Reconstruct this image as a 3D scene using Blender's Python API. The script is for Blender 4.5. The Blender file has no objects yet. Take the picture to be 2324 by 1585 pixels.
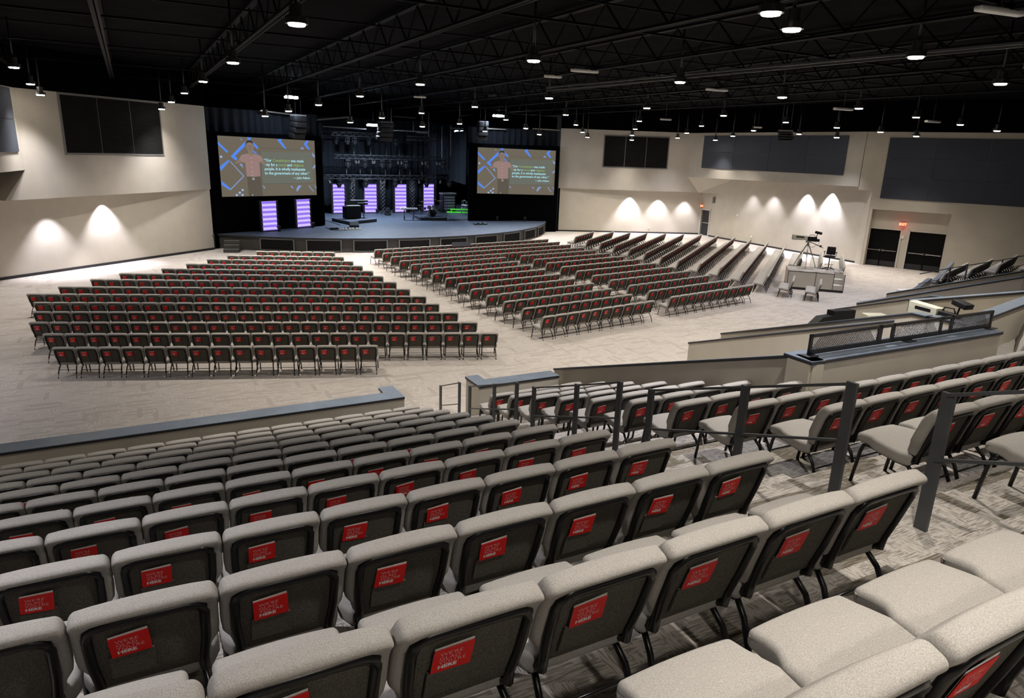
import bpy, bmesh, math, random
from math import sin, cos, pi, radians, atan2, hypot, sqrt
from mathutils import Vector, Matrix
random.seed(7)
SC = bpy.context.scene
COL = SC.collection

# ------------------------------------------------------------------ camera
FPX, PITCH, ROLL, CH = 1575.296, 0.277798, 0.0344015, 6.218
cp_, sp_, cr_, sr_ = cos(PITCH), sin(PITCH), cos(ROLL), sin(ROLL)
RX, UPV, FW = Vector((1, 0, 0)), Vector((0, sp_, cp_)), Vector((0, cp_, -sp_))
cam = bpy.data.cameras.new('camera'); cam_o = bpy.data.objects.new('camera', cam); COL.objects.link(cam_o)
cam.sensor_width = 36.0; cam.lens = FPX / 2324 * 36.0; cam.clip_start = .05; cam.clip_end = 400
right = cr_ * RX + sr_ * UPV; up = -sr_ * RX + cr_ * UPV
M = Matrix.Identity(4)
for i in range(3):
    M[i][0] = right[i]; M[i][1] = up[i]; M[i][2] = -FW[i]
M[2][3] = CH
cam_o.matrix_world = M
SC.camera = cam_o

# ------------------------------------------------------------------ world, exposure
w = bpy.data.worlds.new('world'); SC.world = w; w.use_nodes = True
w.node_tree.nodes['Background'].inputs[0].default_value = (0.8, 0.85, 1.0, 1)
w.node_tree.nodes['Background'].inputs[1].default_value = 0.008
SC.view_settings.view_transform = 'Standard'; SC.view_settings.look = 'None'
SC.view_settings.gamma = 1.0; SC.view_settings.use_curve_mapping = False
SC.view_settings.exposure = 0.42
SC.cycles.use_denoising = True
SC.cycles.max_bounces = 6; SC.cycles.diffuse_bounces = 3; SC.cycles.glossy_bounces = 2
SC.cycles.sample_clamp_indirect = 3.0
LAMP_W = 1450.0      # downlights over the hall
WASH_W = 800.0       # soffit washers
STAGE_W = 1300.0     # work lights over the stage

# ------------------------------------------------------------------ measuring helpers
def ray(px, py):
    x = (px - 1162) / FPX; y = (792.5 - py) / FPX
    x, y = cr_ * x - sr_ * y, sr_ * x + cr_ * y
    return Vector((x, cp_ + y * sp_, -sp_ + y * cp_))
def at(px, py, z=0.0):
    d = ray(px, py); t = (z - CH) / d.z
    return Vector((d.x * t, d.y * t, z))
def onp(px, py, A, B):
    r = ray(px, py); dx, dy = B[0] - A[0], B[1] - A[1]
    det = -r.x * dy + dx * r.y
    t = (-A[0] * dy + dx * A[1]) / det
    return Vector((r.x * t, r.y * t, CH + r.z * t))
TH = radians(28.5)
UU, NN = Vector((cos(TH), sin(TH), 0)), Vector((-sin(TH), cos(TH), 0))
def W(u, v, z=0.0): return UU * u + NN * v + Vector((0, 0, z))
ORD = ['zeroth','first','second','third','fourth','fifth','sixth','seventh','eighth','ninth','tenth','eleventh','twelfth','thirteenth','fourteenth','fifteenth','sixteenth','seventeenth','eighteenth','nineteenth','twentieth']
ORD += ['twenty-' + o for o in ORD[1:10]] + ['thirtieth'] + ['thirty-' + o for o in ORD[1:10]] + ['fortieth'] + ['forty-' + o for o in ORD[1:10]] + ['fiftieth'] + ['fifty-' + o for o in ORD[1:10]] + ['sixtieth'] + ['sixty-' + o for o in ORD[1:10]]

# ------------------------------------------------------------------ materials
def mat(name, col, rough=.6, metal=0.0, spec=.5, emit=None, es=0.0, noise=None, bump=None):
    m = bpy.data.materials.new(name); m.use_nodes = True
    nt = m.node_tree; b = nt.nodes['Principled BSDF']
    b.inputs['Base Color'].default_value = (*col, 1); b.inputs['Roughness'].default_value = rough
    b.inputs['Metallic'].default_value = metal; b.inputs['Specular IOR Level'].default_value = spec
    if emit: b.inputs['Emission Color'].default_value = (*emit, 1); b.inputs['Emission Strength'].default_value = es
    if noise or bump:
        tc = nt.nodes.new('ShaderNodeTexCoord'); mp = nt.nodes.new('ShaderNodeMapping')
        nt.links.new(tc.outputs['Object'], mp.inputs[0])
        sc, lo, hi = noise or (bump[0], 1, 1)
        if isinstance(sc, tuple): mp.inputs['Scale'].default_value = sc; sc = 1.0
        n = nt.nodes.new('ShaderNodeTexNoise'); n.inputs['Scale'].default_value = sc; n.inputs['Detail'].default_value = 3
        nt.links.new(mp.outputs[0], n.inputs[0])
        if noise:
            cr = nt.nodes.new('ShaderNodeValToRGB')
            cr.color_ramp.elements[0].position = .35; cr.color_ramp.elements[1].position = .65
            cr.color_ramp.elements[0].color = (*[c * lo for c in col], 1); cr.color_ramp.elements[1].color = (*[min(1, c * hi) for c in col], 1)
            nt.links.new(n.outputs[0], cr.inputs[0]); nt.links.new(cr.outputs[0], b.inputs['Base Color'])
        if bump:
            bp = nt.nodes.new('ShaderNodeBump'); bp.inputs['Strength'].default_value = bump[1]; bp.inputs['Distance'].default_value = .003
            nt.links.new(n.outputs[0], bp.inputs['Height']); nt.links.new(bp.outputs[0], b.inputs['Normal'])
    return m
def emis(name, col, s):
    if name.startswith('screen_'): s *= .70
    m = bpy.data.materials.new(name); m.use_nodes = True; nt = m.node_tree
    nt.nodes.remove(nt.nodes['Principled BSDF'])
    e = nt.nodes.new('ShaderNodeEmission'); e.inputs[0].default_value = (*col, 1); e.inputs[1].default_value = s
    nt.links.new(e.outputs[0], nt.nodes['Material Output'].inputs[0]); return m
MT = {}
MT['paint'] = mat('wall_paint', (.50, .46, .385), .85, noise=(1.5, .96, 1.03))
MT['paint_shaded'] = mat('upper_wall_paint_shaded', (.44, .41, .36), .85, noise=(1.5, .96, 1.03))  # same wall paint, toned darker where the upper walls get less light
MT['cap'] = mat('wall_cap', (.15, .18, .225), .32, noise=(3.0, .9, 1.1))
MT['capedge'] = mat('cap_edge', (.02, .02, .024), .5)
MT['base'] = mat('baseboard', (.03, .03, .032), .5, 0, .2)
MT['acoustic'] = mat('acoustic_fabric', (.060, .068, .088), .95, 0, .1, noise=(60.0, .85, 1.15))
MT['grille'] = mat('grille_cloth', (.011, .011, .011), .95, 0, .05, noise=((2.0, 2.0, 60.0), .7, 1.3))
MT['greymetal'] = mat('grey_trim', (.16, .16, .16), .5)
MT['blackm'] = mat('black_metal', (.012, .012, .013), .38, noise=(8.0, .8, 1.2))
MT['steel'] = mat('dark_ceiling_steel', (.0022, .0022, .0030), .6, 0, .08)
MT['deck'] = mat('ceiling_deck', (.0016, .0016, .0022), .9, 0, .05, noise=(1.2, .3, 1.9))
MT['rail'] = mat('railing_steel', (.052, .055, .060), .4, noise=(5.0, .9, 1.1))
MT['fabric'] = mat('seat_fabric', (.345, .328, .305), .98, 0, .05, noise=(280.0, .80, 1.18), bump=(280.0, .25))
MT['fabric_shaded'] = mat('back_panel_fabric_shaded', (.092, .086, .074), .98, 0, .05, noise=(260.0, .5, 1.5))  # seat fabric darkened; the shade on the chair backs is in this colour
MT['frame'] = mat('chair_frame', (.005, .005, .006), .30, 0, .35)
MT['red'] = mat('booklet_red', (.62, .010, .010), .5, 0, .2)
MT['white'] = mat('paper_white', (.75, .72, .70), .7)
MT['stagefloor'] = mat('stage_floor', (.056, .070, .095), .6, 0, .3, noise=(2.0, .85, 1.12))
MT['fascia'] = mat('stage_fascia', (.058, .056, .052), .8, 0, .2, noise=(30.0, .9, 1.1))
MT['curtain'] = mat('black_curtain', (.014, .0165, .021), .9, 0, .10)
MT['mask'] = mat('black_masking', (.0022, .0022, .0028), .98, 0, .0)
MT['creamplastic'] = mat('camera_case', (.62, .60, .47), .5)
MT['blackplastic'] = mat('black_plastic', (.008, .008, .009), .6, 0, .25)
MT['chrome'] = mat('chrome', (.55, .55, .56), .25, 1.0)
MT['alum'] = mat('aluminium', (.42, .40, .36), .35, .8)
MT['doorblk'] = mat('door_black', (.0025, .0025, .003), .5, 0, .12)
MT['doorframe'] = mat('door_frame_paint', (.52, .51, .45), .5)
MT['whitepl'] = mat('white_plastic', (.75, .75, .72), .5)
MT['speaker'] = mat('speaker_black', (.008, .008, .009), .6, noise=(200.0, .7, 1.3))
MT['green'] = mat('green_tape', (.10, .75, .06), .5, emit=(.1, .9, .05), es=.25)  # slight emission brightens the tape, which is no lamp
MT['lens'] = emis('lamp_lens', (1.0, .90, .74), 30.0)
MT['cool'] = emis('work_light_lens', (.72, .86, 1.0), 18.0)
MT['exitred'] = emis('exit_red', (1.0, .05, .03), 2.2)
MT['exitface'] = emis('exit_face', (.95, .10, .05), .7)
MT['wood'] = mat('cymbal_brass', (.6, .5, .25), .3, .9)
MT['ivory'] = mat('keys', (.6, .6, .58), .4)

def carpet(name, light, mid, dark, sc=1.0, block=3.2):
    m = bpy.data.materials.new(name); m.use_nodes = True; nt = m.node_tree; b = nt.nodes['Principled BSDF']
    b.inputs['Roughness'].default_value = .95; b.inputs['Specular IOR Level'].default_value = .15
    tc = nt.nodes.new('ShaderNodeTexCoord'); mp = nt.nodes.new('ShaderNodeMapping')
    mp.inputs['Rotation'].default_value = (0, 0, -TH); nt.links.new(tc.outputs['Object'], mp.inputs[0])
    def noise(scale, det=3):
        m2 = nt.nodes.new('ShaderNodeMapping'); m2.inputs['Scale'].default_value = scale; nt.links.new(mp.outputs[0], m2.inputs[0])
        n = nt.nodes.new('ShaderNodeTexNoise'); n.inputs['Scale'].default_value = 1; n.inputs['Detail'].default_value = det
        nt.links.new(m2.outputs[0], n.inputs[0]); return n.outputs[0]
    def ramp(src, a, bb, p0, p1):
        r = nt.nodes.new('ShaderNodeValToRGB'); r.color_ramp.elements[0].position = p0; r.color_ramp.elements[1].position = p1
        r.color_ramp.elements[0].color = a; r.color_ramp.elements[1].color = bb; nt.links.new(src, r.inputs[0]); return r.outputs[0]
    def mix(fac, a, bb):
        x = nt.nodes.new('ShaderNodeMix'); x.data_type = 'RGBA'
        nt.links.new(fac, x.inputs[0]); nt.links.new(a, x.inputs[6]); nt.links.new(bb, x.inputs[7]); return x.outputs[2]
    W1, B1 = (1, 1, 1, 1), (0, 0, 0, 1)
    def vor(scale, p0, p1):
        m2 = nt.nodes.new('ShaderNodeMapping'); m2.inputs['Scale'].default_value = scale; nt.links.new(mp.outputs[0], m2.inputs[0])
        v = nt.nodes.new('ShaderNodeTexVoronoi'); v.distance = 'CHEBYCHEV'; v.voronoi_dimensions = '2D'; v.inputs['Scale'].default_value = 1; v.inputs['Randomness'].default_value = .55
        nt.links.new(m2.outputs[0], v.inputs['Vector']); sp = nt.nodes.new('ShaderNodeSeparateColor'); nt.links.new(v.outputs['Color'], sp.inputs[0])
        return ramp(sp.outputs[0], B1, W1, p0, p1)
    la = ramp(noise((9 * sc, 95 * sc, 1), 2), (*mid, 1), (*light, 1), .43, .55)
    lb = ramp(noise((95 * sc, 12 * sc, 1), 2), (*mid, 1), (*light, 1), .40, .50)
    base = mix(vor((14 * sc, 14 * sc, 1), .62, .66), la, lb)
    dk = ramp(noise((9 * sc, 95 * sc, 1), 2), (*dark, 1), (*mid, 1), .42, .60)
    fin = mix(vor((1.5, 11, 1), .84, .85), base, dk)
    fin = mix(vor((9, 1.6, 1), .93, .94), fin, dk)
    nt.links.new(fin, b.inputs['Base Color']); return m
MT['carpet'] = carpet('main_floor_carpet', (.46, .42, .385), (.38, .345, .315), (.36, .325, .295), .35)
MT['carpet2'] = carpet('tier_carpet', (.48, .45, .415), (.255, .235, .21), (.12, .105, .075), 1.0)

# ------------------------------------------------------------------ mesh building
class MB:
    def __init__(s): s.v = []; s.f = []; s.mi = []; s.sm = []
    def add(s, vs, fs, mi=0, smooth=False):
        o = len(s.v); s.v += [tuple(v) for v in vs]
        for f in fs: s.f.append([i + o for i in f]); s.mi.append(mi); s.sm.append(smooth)
        return s
    def box(s, c, h, mi=0, R=None):
        vs = [Vector((x * h[0], y * h[1], z * h[2])) for x in (-1, 1) for y in (-1, 1) for z in (-1, 1)]
        if R is not None: vs = [R @ v for v in vs]
        vs = [v + Vector(c) for v in vs]
        return s.add(vs, [(0, 1, 3, 2), (4, 6, 7, 5), (0, 4, 5, 1), (2, 3, 7, 6), (0, 2, 6, 4), (1, 5, 7, 3)], mi)
    def beam(s, a, b, wx, wz, mi=0):   # square bar between points
        a, b = Vector(a), Vector(b); d = (b - a).normalized()
        x = d.cross(Vector((0, 0, 1)));  x = x.normalized() if x.length > 1e-4 else Vector((1, 0, 0))
        y = x.cross(d); vs = []
        for p in (a, b):
            for i, j in ((-1, -1), (1, -1), (1, 1), (-1, 1)): vs.append(p + x * wx * .5 * i + y * wz * .5 * j)
        return s.add(vs, [(0, 1, 2, 3), (4, 7, 6, 5), (0, 4, 5, 1), (1, 5, 6, 2), (2, 6, 7, 3), (3, 7, 4, 0)], mi)
    def tube(s, pts, r, n=8, mi=0, flat=1.0):
        pts = [Vector(p) for p in pts]; rings = []
        for i, p in enumerate(pts):
            d = (pts[min(i + 1, len(pts) - 1)] - pts[max(i - 1, 0)]).normalized()
            x = d.cross(Vector((0, 0, 1))) if abs(d.z) < .95 else d.cross(Vector((0, 1, 0)))
            x.normalize(); y = x.cross(d)
            rings.append([p + x * r * cos(2 * pi * k / n) + y * r * flat * sin(2 * pi * k / n) for k in range(n)])
        vs = [v for rg in rings for v in rg]; fs = []
        for i in range(len(pts) - 1):
            for k in range(n): a = i * n + k; b = i * n + (k + 1) % n; fs.append((a, b, b + n, a + n))
        fs.append(tuple(range(n))[::-1]); fs.append(tuple((len(pts) - 1) * n + k for k in range(n)))
        return s.add(vs, fs, mi, True)
    def cyl(s, c, r, z0, z1, n=16, mi=0, r2=None):
        r2 = r if r2 is None else r2
        vs = [(c[0] + r * cos(2 * pi * k / n), c[1] + r * sin(2 * pi * k / n), z0) for k in range(n)] + [(c[0] + r2 * cos(2 * pi * k / n), c[1] + r2 * sin(2 * pi * k / n), z1) for k in range(n)]
        fs = [(k, (k + 1) % n, (k + 1) % n + n, k + n) for k in range(n)] + [tuple(range(n))[::-1], tuple(range(n, 2 * n))]
        return s.add(vs, fs, mi)
    def rbox(s, h, r, n=3, mid=1, warp=None, mi=0):   # rounded box about origin, warped
        ax = []
        for k in range(3):
            hh, rr = h[k], r; L = [-hh + rr * i / n for i in range(n + 1)]
            m_ = mid if isinstance(mid, int) else mid[k]
            inn = hh - rr; L += [-inn + 2 * inn * (j + 1) / (m_ + 1) for j in range(m_)]
            L += [hh - rr * (n - i) / n for i in range(n + 1)]; ax.append(L)
        idx = {}; vs = []; fs = []
        def V(i, j, k):
            key = (i, j, k)
            if key not in idx:
                p = Vector((ax[0][i], ax[1][j], ax[2][k]))
                q = Vector([max(-(h[a] - r), min(h[a] - r, p[a])) for a in range(3)])
                d = p - q
                if d.length > 1e-9: d = d.normalized() * r
                p = q + d
                idx[key] = len(vs); vs.append(warp(p) if warp else p)
            return idx[key]
        nx, ny, nz = len(ax[0]) - 1, len(ax[1]) - 1, len(ax[2]) - 1
        for i in range(nx):
            for j in range(ny):
                fs.append((V(i, j, 0), V(i, j + 1, 0), V(i + 1, j + 1, 0), V(i + 1, j, 0))); fs.append((V(i, j, nz), V(i + 1, j, nz), V(i + 1, j + 1, nz), V(i, j + 1, nz)))
        for i in range(nx):
            for k in range(nz):
                fs.append((V(i, 0, k), V(i + 1, 0, k), V(i + 1, 0, k + 1), V(i, 0, k + 1))); fs.append((V(i, ny, k), V(i, ny, k + 1), V(i + 1, ny, k + 1), V(i + 1, ny, k)))
        for j in range(ny):
            for k in range(nz):
                fs.append((V(0, j, k), V(0, j, k + 1), V(0, j + 1, k + 1), V(0, j + 1, k))); fs.append((V(nx, j, k), V(nx, j + 1, k), V(nx, j + 1, k + 1), V(nx, j, k + 1)))
        return s.add(vs, fs, mi, True)
    def prism(s, poly, ext, mi=0):   # 3D polygon extruded by vector
        n = len(poly); e = Vector(ext); P = [Vector(p) for p in poly]
        vs = P + [p + e for p in P]
        fs = [tuple(range(n)), tuple(range(2 * n - 1, n - 1, -1))] + [(k, k + n, (k + 1) % n + n, (k + 1) % n) for k in range(n)]
        return s.add(vs, fs, mi)
    def mesh(s, name, mats):
        me = bpy.data.meshes.new(name); me.from_pydata(s.v, [], s.f)
        for m in mats: me.materials.append(m)
        for p, mi, sm in zip(me.polygons, s.mi, s.sm): p.material_index = mi; p.use_smooth = sm
        bm = bmesh.new(); bm.from_mesh(me); bmesh.ops.recalc_face_normals(bm, faces=bm.faces); bm.to_mesh(me); bm.free()
        me.update(); return me
def mk(name, mb, mats, parent=None, loc=None, rz=0.0):
    me = mb.mesh(name, mats if isinstance(mats, (list, tuple)) else [mats]) if isinstance(mb, MB) else mb
    o = bpy.data.objects.new(name, me); COL.objects.link(o)
    if loc is not None: o.location = loc
    o.rotation_euler.z = rz
    if parent: o.parent = parent
    return o
def emp(name, loc, rz=0.0):
    o = bpy.data.objects.new(name, None); COL.objects.link(o); o.location = loc; o.rotation_euler.z = rz; o.empty_display_size = .2; return o
def tag(o, label, cat, group=None, kind=None):
    o['label'] = label; o['category'] = cat
    if group: o['group'] = group
    if kind: o['kind'] = kind
    return o
def struct(name, mb, mats, label=None):
    o = mk(name, mb, mats); o['kind'] = 'structure'
    if label: o['label'] = label; o['category'] = name.split('_')[0]
    return o
def kids(o): return [c for c in bpy.data.objects if c.parent == o]
def copy_thing(src, parts, loc, rz):
    r = src.copy(); COL.objects.link(r); r.location = loc; r.rotation_euler.z = rz
    for p in parts:
        c = p.copy(); COL.objects.link(c); c.parent = r
    return r
def textmesh(txt, size, bold=0.0, mats=None):
    cu = bpy.data.curves.new('txt', 'FONT'); cu.body = txt; cu.size = size; cu.offset = bold; cu.resolution_u = 2
    o = bpy.data.objects.new('txt', cu); COL.objects.link(o)
    dg = bpy.context.evaluated_depsgraph_get(); dg.update()
    me = bpy.data.meshes.new_from_object(o.evaluated_get(dg))
    vs = [v.co.copy() for v in me.vertices]; fs = [tuple(p.vertices) for p in me.polygons]
    bpy.data.objects.remove(o); bpy.data.meshes.remove(me); bpy.data.curves.remove(cu)
    return vs, fs
def light(name, kind, loc, energy, col, **kw):
    l = bpy.data.lights.new(name, kind); l.energy = energy; l.color = col
    for k, v in kw.items():
        if k not in ('rot', 'target'): setattr(l, k, v)
    o = bpy.data.objects.new(name, l); COL.objects.link(o); o.location = loc
    if 'target' in kw: o.rotation_euler = (Vector(kw['target']) - Vector(loc)).to_track_quat('-Z', 'Y').to_euler()
    return o

# ------------------------------------------------------------------ the hall: measured plan points
LW0, LW1 = at(0, 637), at(487, 566.6)                   # lower left wall
ldir = (LW1 - LW0).normalized(); ln = Vector((ldir.y, -ldir.x, 0))
A0 = at(12, 456, 3.5); A1 = Vector((LW1.x + .03, LW1.y + .1, 3.5))          # upper left wall face, soffit line
adir = Vector((A1.x - A0.x, A1.y - A0.y, 0)).normalized()
AE = onp(56.5, 386, A0, A1)                           # corner where the two upper left walls meet
BLp = at(0, 392, AE.z); bdir = Vector((BLp.x - AE.x, BLp.y - AE.y, 0)).normalized()
RW0, RW1, RW2, RW3, RW4, RW5 = [Vector((x, y, 0)) for x, y in ((3.3, 57.7), (15.35, 58.98), (16.45, 56.2), (16.95, 55.35), (21.92, 44.86), (22.05, 44.15))]
C1, C2 = Vector((22.05, 44.1, 0)), Vector((25.5, 41.25, 0)); cdir = (C2 - C1).normalized(); cn = Vector((-cdir.y, cdir.x, 0))  # cn points outwards
R0 = Vector((3.3, 57.6, 3.46)); R1 = Vector((14.79, 58.3, 3.46)); RE = Vector((13.82, 58.25, 4.66)); RB = Vector((21.3, 44.76, 4.79))
TOPZ = 8.08; CEIL = 9.6
# floor
mb = MB(); mb.add([(-45, -6, 0), (45, -6, 0), (45, 75, 0), (-45, 75, 0)], [(0, 1, 2, 3)])
struct('floor', mb, MT['carpet'])
# ceiling
mb = MB(); mb.box((0, 32, CEIL + .35), (48, 42, .1)); struct('ceiling', mb, MT['deck'])
# left walls
def vwall(name, pts, z0, z1, out, m, t=.3, label=None):
    mb = MB()
    for a, b in zip(pts[:-1], pts[1:]):
        a, b = Vector(a), Vector(b)
        mb.prism([(a.x, a.y, z0), (b.x, b.y, z0), (b.x, b.y, z1), (a.x, a.y, z1)], Vector(out) * t)
    return struct(name, mb, m, label)
LWs = LW0 - ldir * 18
LWm = LW0 - ldir * .2
vwall('wall_left', [LWm, LW1], 0, 3.52, -ln, MT['paint'])
vwall('wall_left_side', [LWs, LWm], 0, 4.78, -ln, MT['paint'])
mb = MB()
A1t = A1 + adir * 0.0
mb.prism([A1, A0, AE, (AE.x, AE.y, TOPZ), (A1.x, A1.y, TOPZ)], -Vector((adir.y, -adir.x, 0)) * 2.2)
struct('wall_left_upper', mb, MT['paint_shaded'])
mb = MB(); e = Vector((AE.x, AE.y, 0)); f = e + bdir * 14
mb.prism([(e.x, e.y, AE.z), (f.x, f.y, AE.z), (f.x, f.y, TOPZ), (e.x, e.y, TOPZ)], Vector((-abs(bdir.y), bdir.x * (1 if bdir.y < 0 else -1), 0)) * 3.5)
struct('wall_left_rear', mb, MT['paint_shaded'])
mb = MB()

def skirting(name, pts, out, h=.11, t=.02):
    mb = MB()
    for a, b in zip(pts[:-1], pts[1:]):
        a, b = Vector(a), Vector(b); mb.prism([(a.x, a.y, 0), (b.x, b.y, 0), (b.x, b.y, h), (a.x, a.y, h)], Vector(out) * t)
    return struct(name, mb, MT['base'])
skirting('baseboard_left', [LWs, LW1], ln, .13)
# closing wall of the stage opening at the left and stage return
mb = MB(); mb.prism([(LW1.x, LW1.y, 0), (LW1.x, LW1.y, CEIL + .25), (LW1.x - 3, LW1.y + 5, CEIL + .25), (LW1.x - 3, LW1.y + 5, 0)], (-.2, -.1, 0)); struct('wall_stage_left', mb, MT['mask'])
# right walls
rdir = (RW1 - RW0).normalized(); rn = Vector((rdir.y, -rdir.x, 0))
vwall('wall_right', [RW0, RW1], 0, 3.6, -rn, MT['paint'])
def unlit_band(name, a, b, out):
    mb = MB(); mb.prism([(a[0], a[1], TOPZ), (b[0], b[1], TOPZ), (b[0], b[1], CEIL + .25), (a[0], a[1], CEIL + .25)], Vector(out)); struct(name, mb, MT['mask'])  # added black strip stands in for the unlit wall tops below the ceiling
ddir = (RW2 - RW1).normalized(); dn = Vector((-ddir.y, ddir.x, 0)) * 1
mb = MB()
DL, DR = onp(1587, 532, RW1, RW2), onp(1606, 535, RW1, RW2); DH = 2.05
def p3(v, z): return (v.x, v.y, z)
mb.prism([p3(RW1, 0), p3(DL, 0), p3(DL, 4.8), p3(RW1, 4.8)], dn * .3)
mb.prism([p3(DL, DH), p3(DR, DH), p3(DR, 4.8), p3(DL, 4.8)], dn * .3)
mb.prism([p3(DR, 0), p3(RW2, 0), p3(RW2, 4.8), p3(DR, 4.8)], dn * .3)
struct('wall_door_alcove', mb, MT['paint'])
mb = MB(); mb.prism([p3(RW2, 0), p3(RW3, 0), p3(RW3, 4.8), p3(RW2, 4.8)], Vector((.7, .25, 0))); struct('wall_column', mb, MT['paint'])
r2 = (RW4 - RW3).normalized(); r2n = Vector((-r2.y, r2.x, 0))
vwall('wall_right_far', [RW3, RW4], 0, 5.2, r2n, MT['paint'])
vwall('wall_right_return', [RW4, Vector((21.95, 44.2, 0))], 0, 4.7, Vector((1, .2, 0)), MT['paint'])
skirting('baseboard_right', [RW0, RW1], rn); skirting('baseboard_alcove', [RW1, DL], -dn); skirting('baseboard_column', [DR, RW2, RW3], -dn); skirting('baseboard_far', [RW3, RW4], -r2n)
mb = MB(); mb.prism([R0, R1, RE, p3(RE, TOPZ), p3(R0, TOPZ)], Vector((0, 2.2, 0))); struct('wall_right_upper', mb, MT['paint_shaded'])
mb = MB(); mb.prism([RE, RB, p3(RB, TOPZ), p3(RE, TOPZ)], Vector((3.0, 1.4, 0))); struct('wall_right_upper_far', mb, MT['paint_shaded'])
mb = MB(); mb.prism([R1, RE, Vector((16.9, 55.6, 4.70)), Vector((16.9, 55.6, 3.52))], Vector((.5, .6, 0))); struct('wall_bulkhead', mb, MT['paint'])
# rear right wall with the door recess
r3 = cdir
RS = onp(1954, 472, C1, C2); RT = onp(2153, 490, C1, C2); RZ = 3.5
K0 = Vector((21.32, 44.70, 0)); K1 = C1 + cdir * 26
rec0, rec1 = C1 + cdir * .05, C1 + cdir * 4.30
mb = MB()
KL = C1 - cdir * .12
mb.prism([p3(KL, 0), p3(rec0, 0), p3(rec0, 4.6), p3(KL, 4.6)], cn * .3); mb.prism([p3(K0, 4.6), p3(rec0, 4.6), p3(rec0, TOPZ), p3(K0, TOPZ)], cn * .3)
mb.prism([p3(rec0, RZ), p3(rec1, RZ), p3(rec1, TOPZ), p3(rec0, TOPZ)], cn * .3)
mb.prism([p3(rec1, 0), p3(K1, 0), p3(K1, TOPZ), p3(rec1, TOPZ)], cn * .3)
struct('wall_rear_right', mb, MT['paint'])
dep = .42
q0, q1 = rec0 + cn * dep, rec1 + cn * dep; REC0, REC1 = q0.copy(), q1.copy()
dA0, dA1, dB0, dB1 = [onp(x, 560, REC0, REC1) for x in (1961.5, 2039.5, 2058.5, 2144)]
for q_ in (dA0, dA1, dB0, dB1): q_.z = 0
mb = MB(); HH = 2.3
for a, b, z0, z1 in ((q0, dA0, 0, RZ), (dA0, dA1, HH, RZ), (dA1, dB0, 0, RZ), (dB0, dB1, HH, RZ), (dB1, q1, 0, RZ)):
    mb.prism([p3(a, z0), p3(b, z0), p3(b, z1), p3(a, z1)], cn * .25)
struct('wall_door_recess', mb, MT['paint'])
def double_door(idx, a, b):
    a, b = Vector(a), Vector(b); d = (b - a).normalized(); L = (b - a).length
    o = emp('door_%d' % idx, a); o['kind'] = 'structure'
    mb = MB()
    fo = -cn * .03
    for t0, t1, z0, z1 in ((-.06, .03, 0, HH + .06), (L - .03, L + .06, 0, HH + .06), (-.06, L + .06, HH, HH + .06)):
        mb.prism([d * t0 + Vector((0, 0, z0)), d * t1 + Vector((0, 0, z0)), d * t1 + Vector((0, 0, z1)), d * t0 + Vector((0, 0, z1))], -cn * .04 )
    mk('door_frame', mb, MT['doorframe'], o)
    for s in (0, 1):
        x0, x1 = .03 + s * (L / 2 - .02), L / 2 - .005 + s * (L / 2 - .025)
        mb = MB(); mb.prism([d * x0 + cn * .06 + Vector((0, 0, .01)), d * x1 + cn * .06 + Vector((0, 0, .01)), d * x1 + cn * .06 + Vector((0, 0, HH - .01)), d * x0 + cn * .06 + Vector((0, 0, HH - .01))], cn * .05)
        lf = mk('door_leaf', mb, MT['doorblk'], o)
        mb = MB(); ya = d * (x0 + .08) + cn * .02 + Vector((0, 0, 1.0)); yb = d * (x1 - .08) + cn * .02 + Vector((0, 0, 1.0))
        mb.beam(ya, yb, .05, .045); hx = yb if s == 0 else ya; mb.box(hx, (.05, .05, .06)); mk('push_bar', mb, MT['chrome'], lf)
        mb = MB(); mb.prism([d * (x0 + .03) + cn * .055 + Vector((0, 0, .03)), d * (x1 - .03) + cn * .055 + Vector((0, 0, .03)), d * (x1 - .03) + cn * .055 + Vector((0, 0, .35)), d * (x0 + .03) + cn * .055 + Vector((0, 0, .35))], -cn * .004)
        mk('kick_plate', mb, MT['greymetal' if False else 'base'], lf)
double_door(1, dA0, dA1); double_door(2, dB0, dB1)
# single far door
o = emp('door_3', DL); o['kind'] = 'structure'
d = (DR - DL); L = d.length; d.normalize()
mb = MB()
for t0, t1, z0, z1 in ((-.1, .02, 0, DH + .1), (L - .02, L + .1, 0, DH + .1), (-.1, L + .1, DH - .02, DH + .1)):
    mb.prism([d * t0 + Vector((0, 0, z0)), d * t1 + Vector((0, 0, z0)), d * t1 + Vector((0, 0, z1)), d * t0 + Vector((0, 0, z1))], -dn * .05)
mk('door_frame', mb, MT['doorframe'], o)
mb = MB(); mb.prism([d * .02 + dn * .1, d * (L - .02) + dn * .1, d * (L - .02) + dn * .1 + Vector((0, 0, DH - .02)), d * .02 + dn * .1 + Vector((0, 0, DH - .02))], dn * .05); lf = mk('door_leaf', mb, MT['base'], o)
mb = MB(); mb.beam(d * .06 + dn * .05 + Vector((0, 0, 1)), d * (L - .06) + dn * .05 + Vector((0, 0, 1)), .05, .05); mk('push_bar', mb, MT['chrome'], lf)

unlit_band('wall_left_black_band', A1, AE, -Vector((adir.y, -adir.x, 0)) * .3); unlit_band('wall_left_rear_black_band', e, f, (-.4, .0, 0))
unlit_band('wall_right_black_band', R0, RE, (0, .3, 0)); unlit_band('wall_right_far_black_band', RE, RB, (.3, .2, 0)); unlit_band('wall_rear_black_band', K0, K1, cn * .3); unlit_band('wall_corner_black_band', RW4, RW5, (.2, 0, 0))
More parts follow.
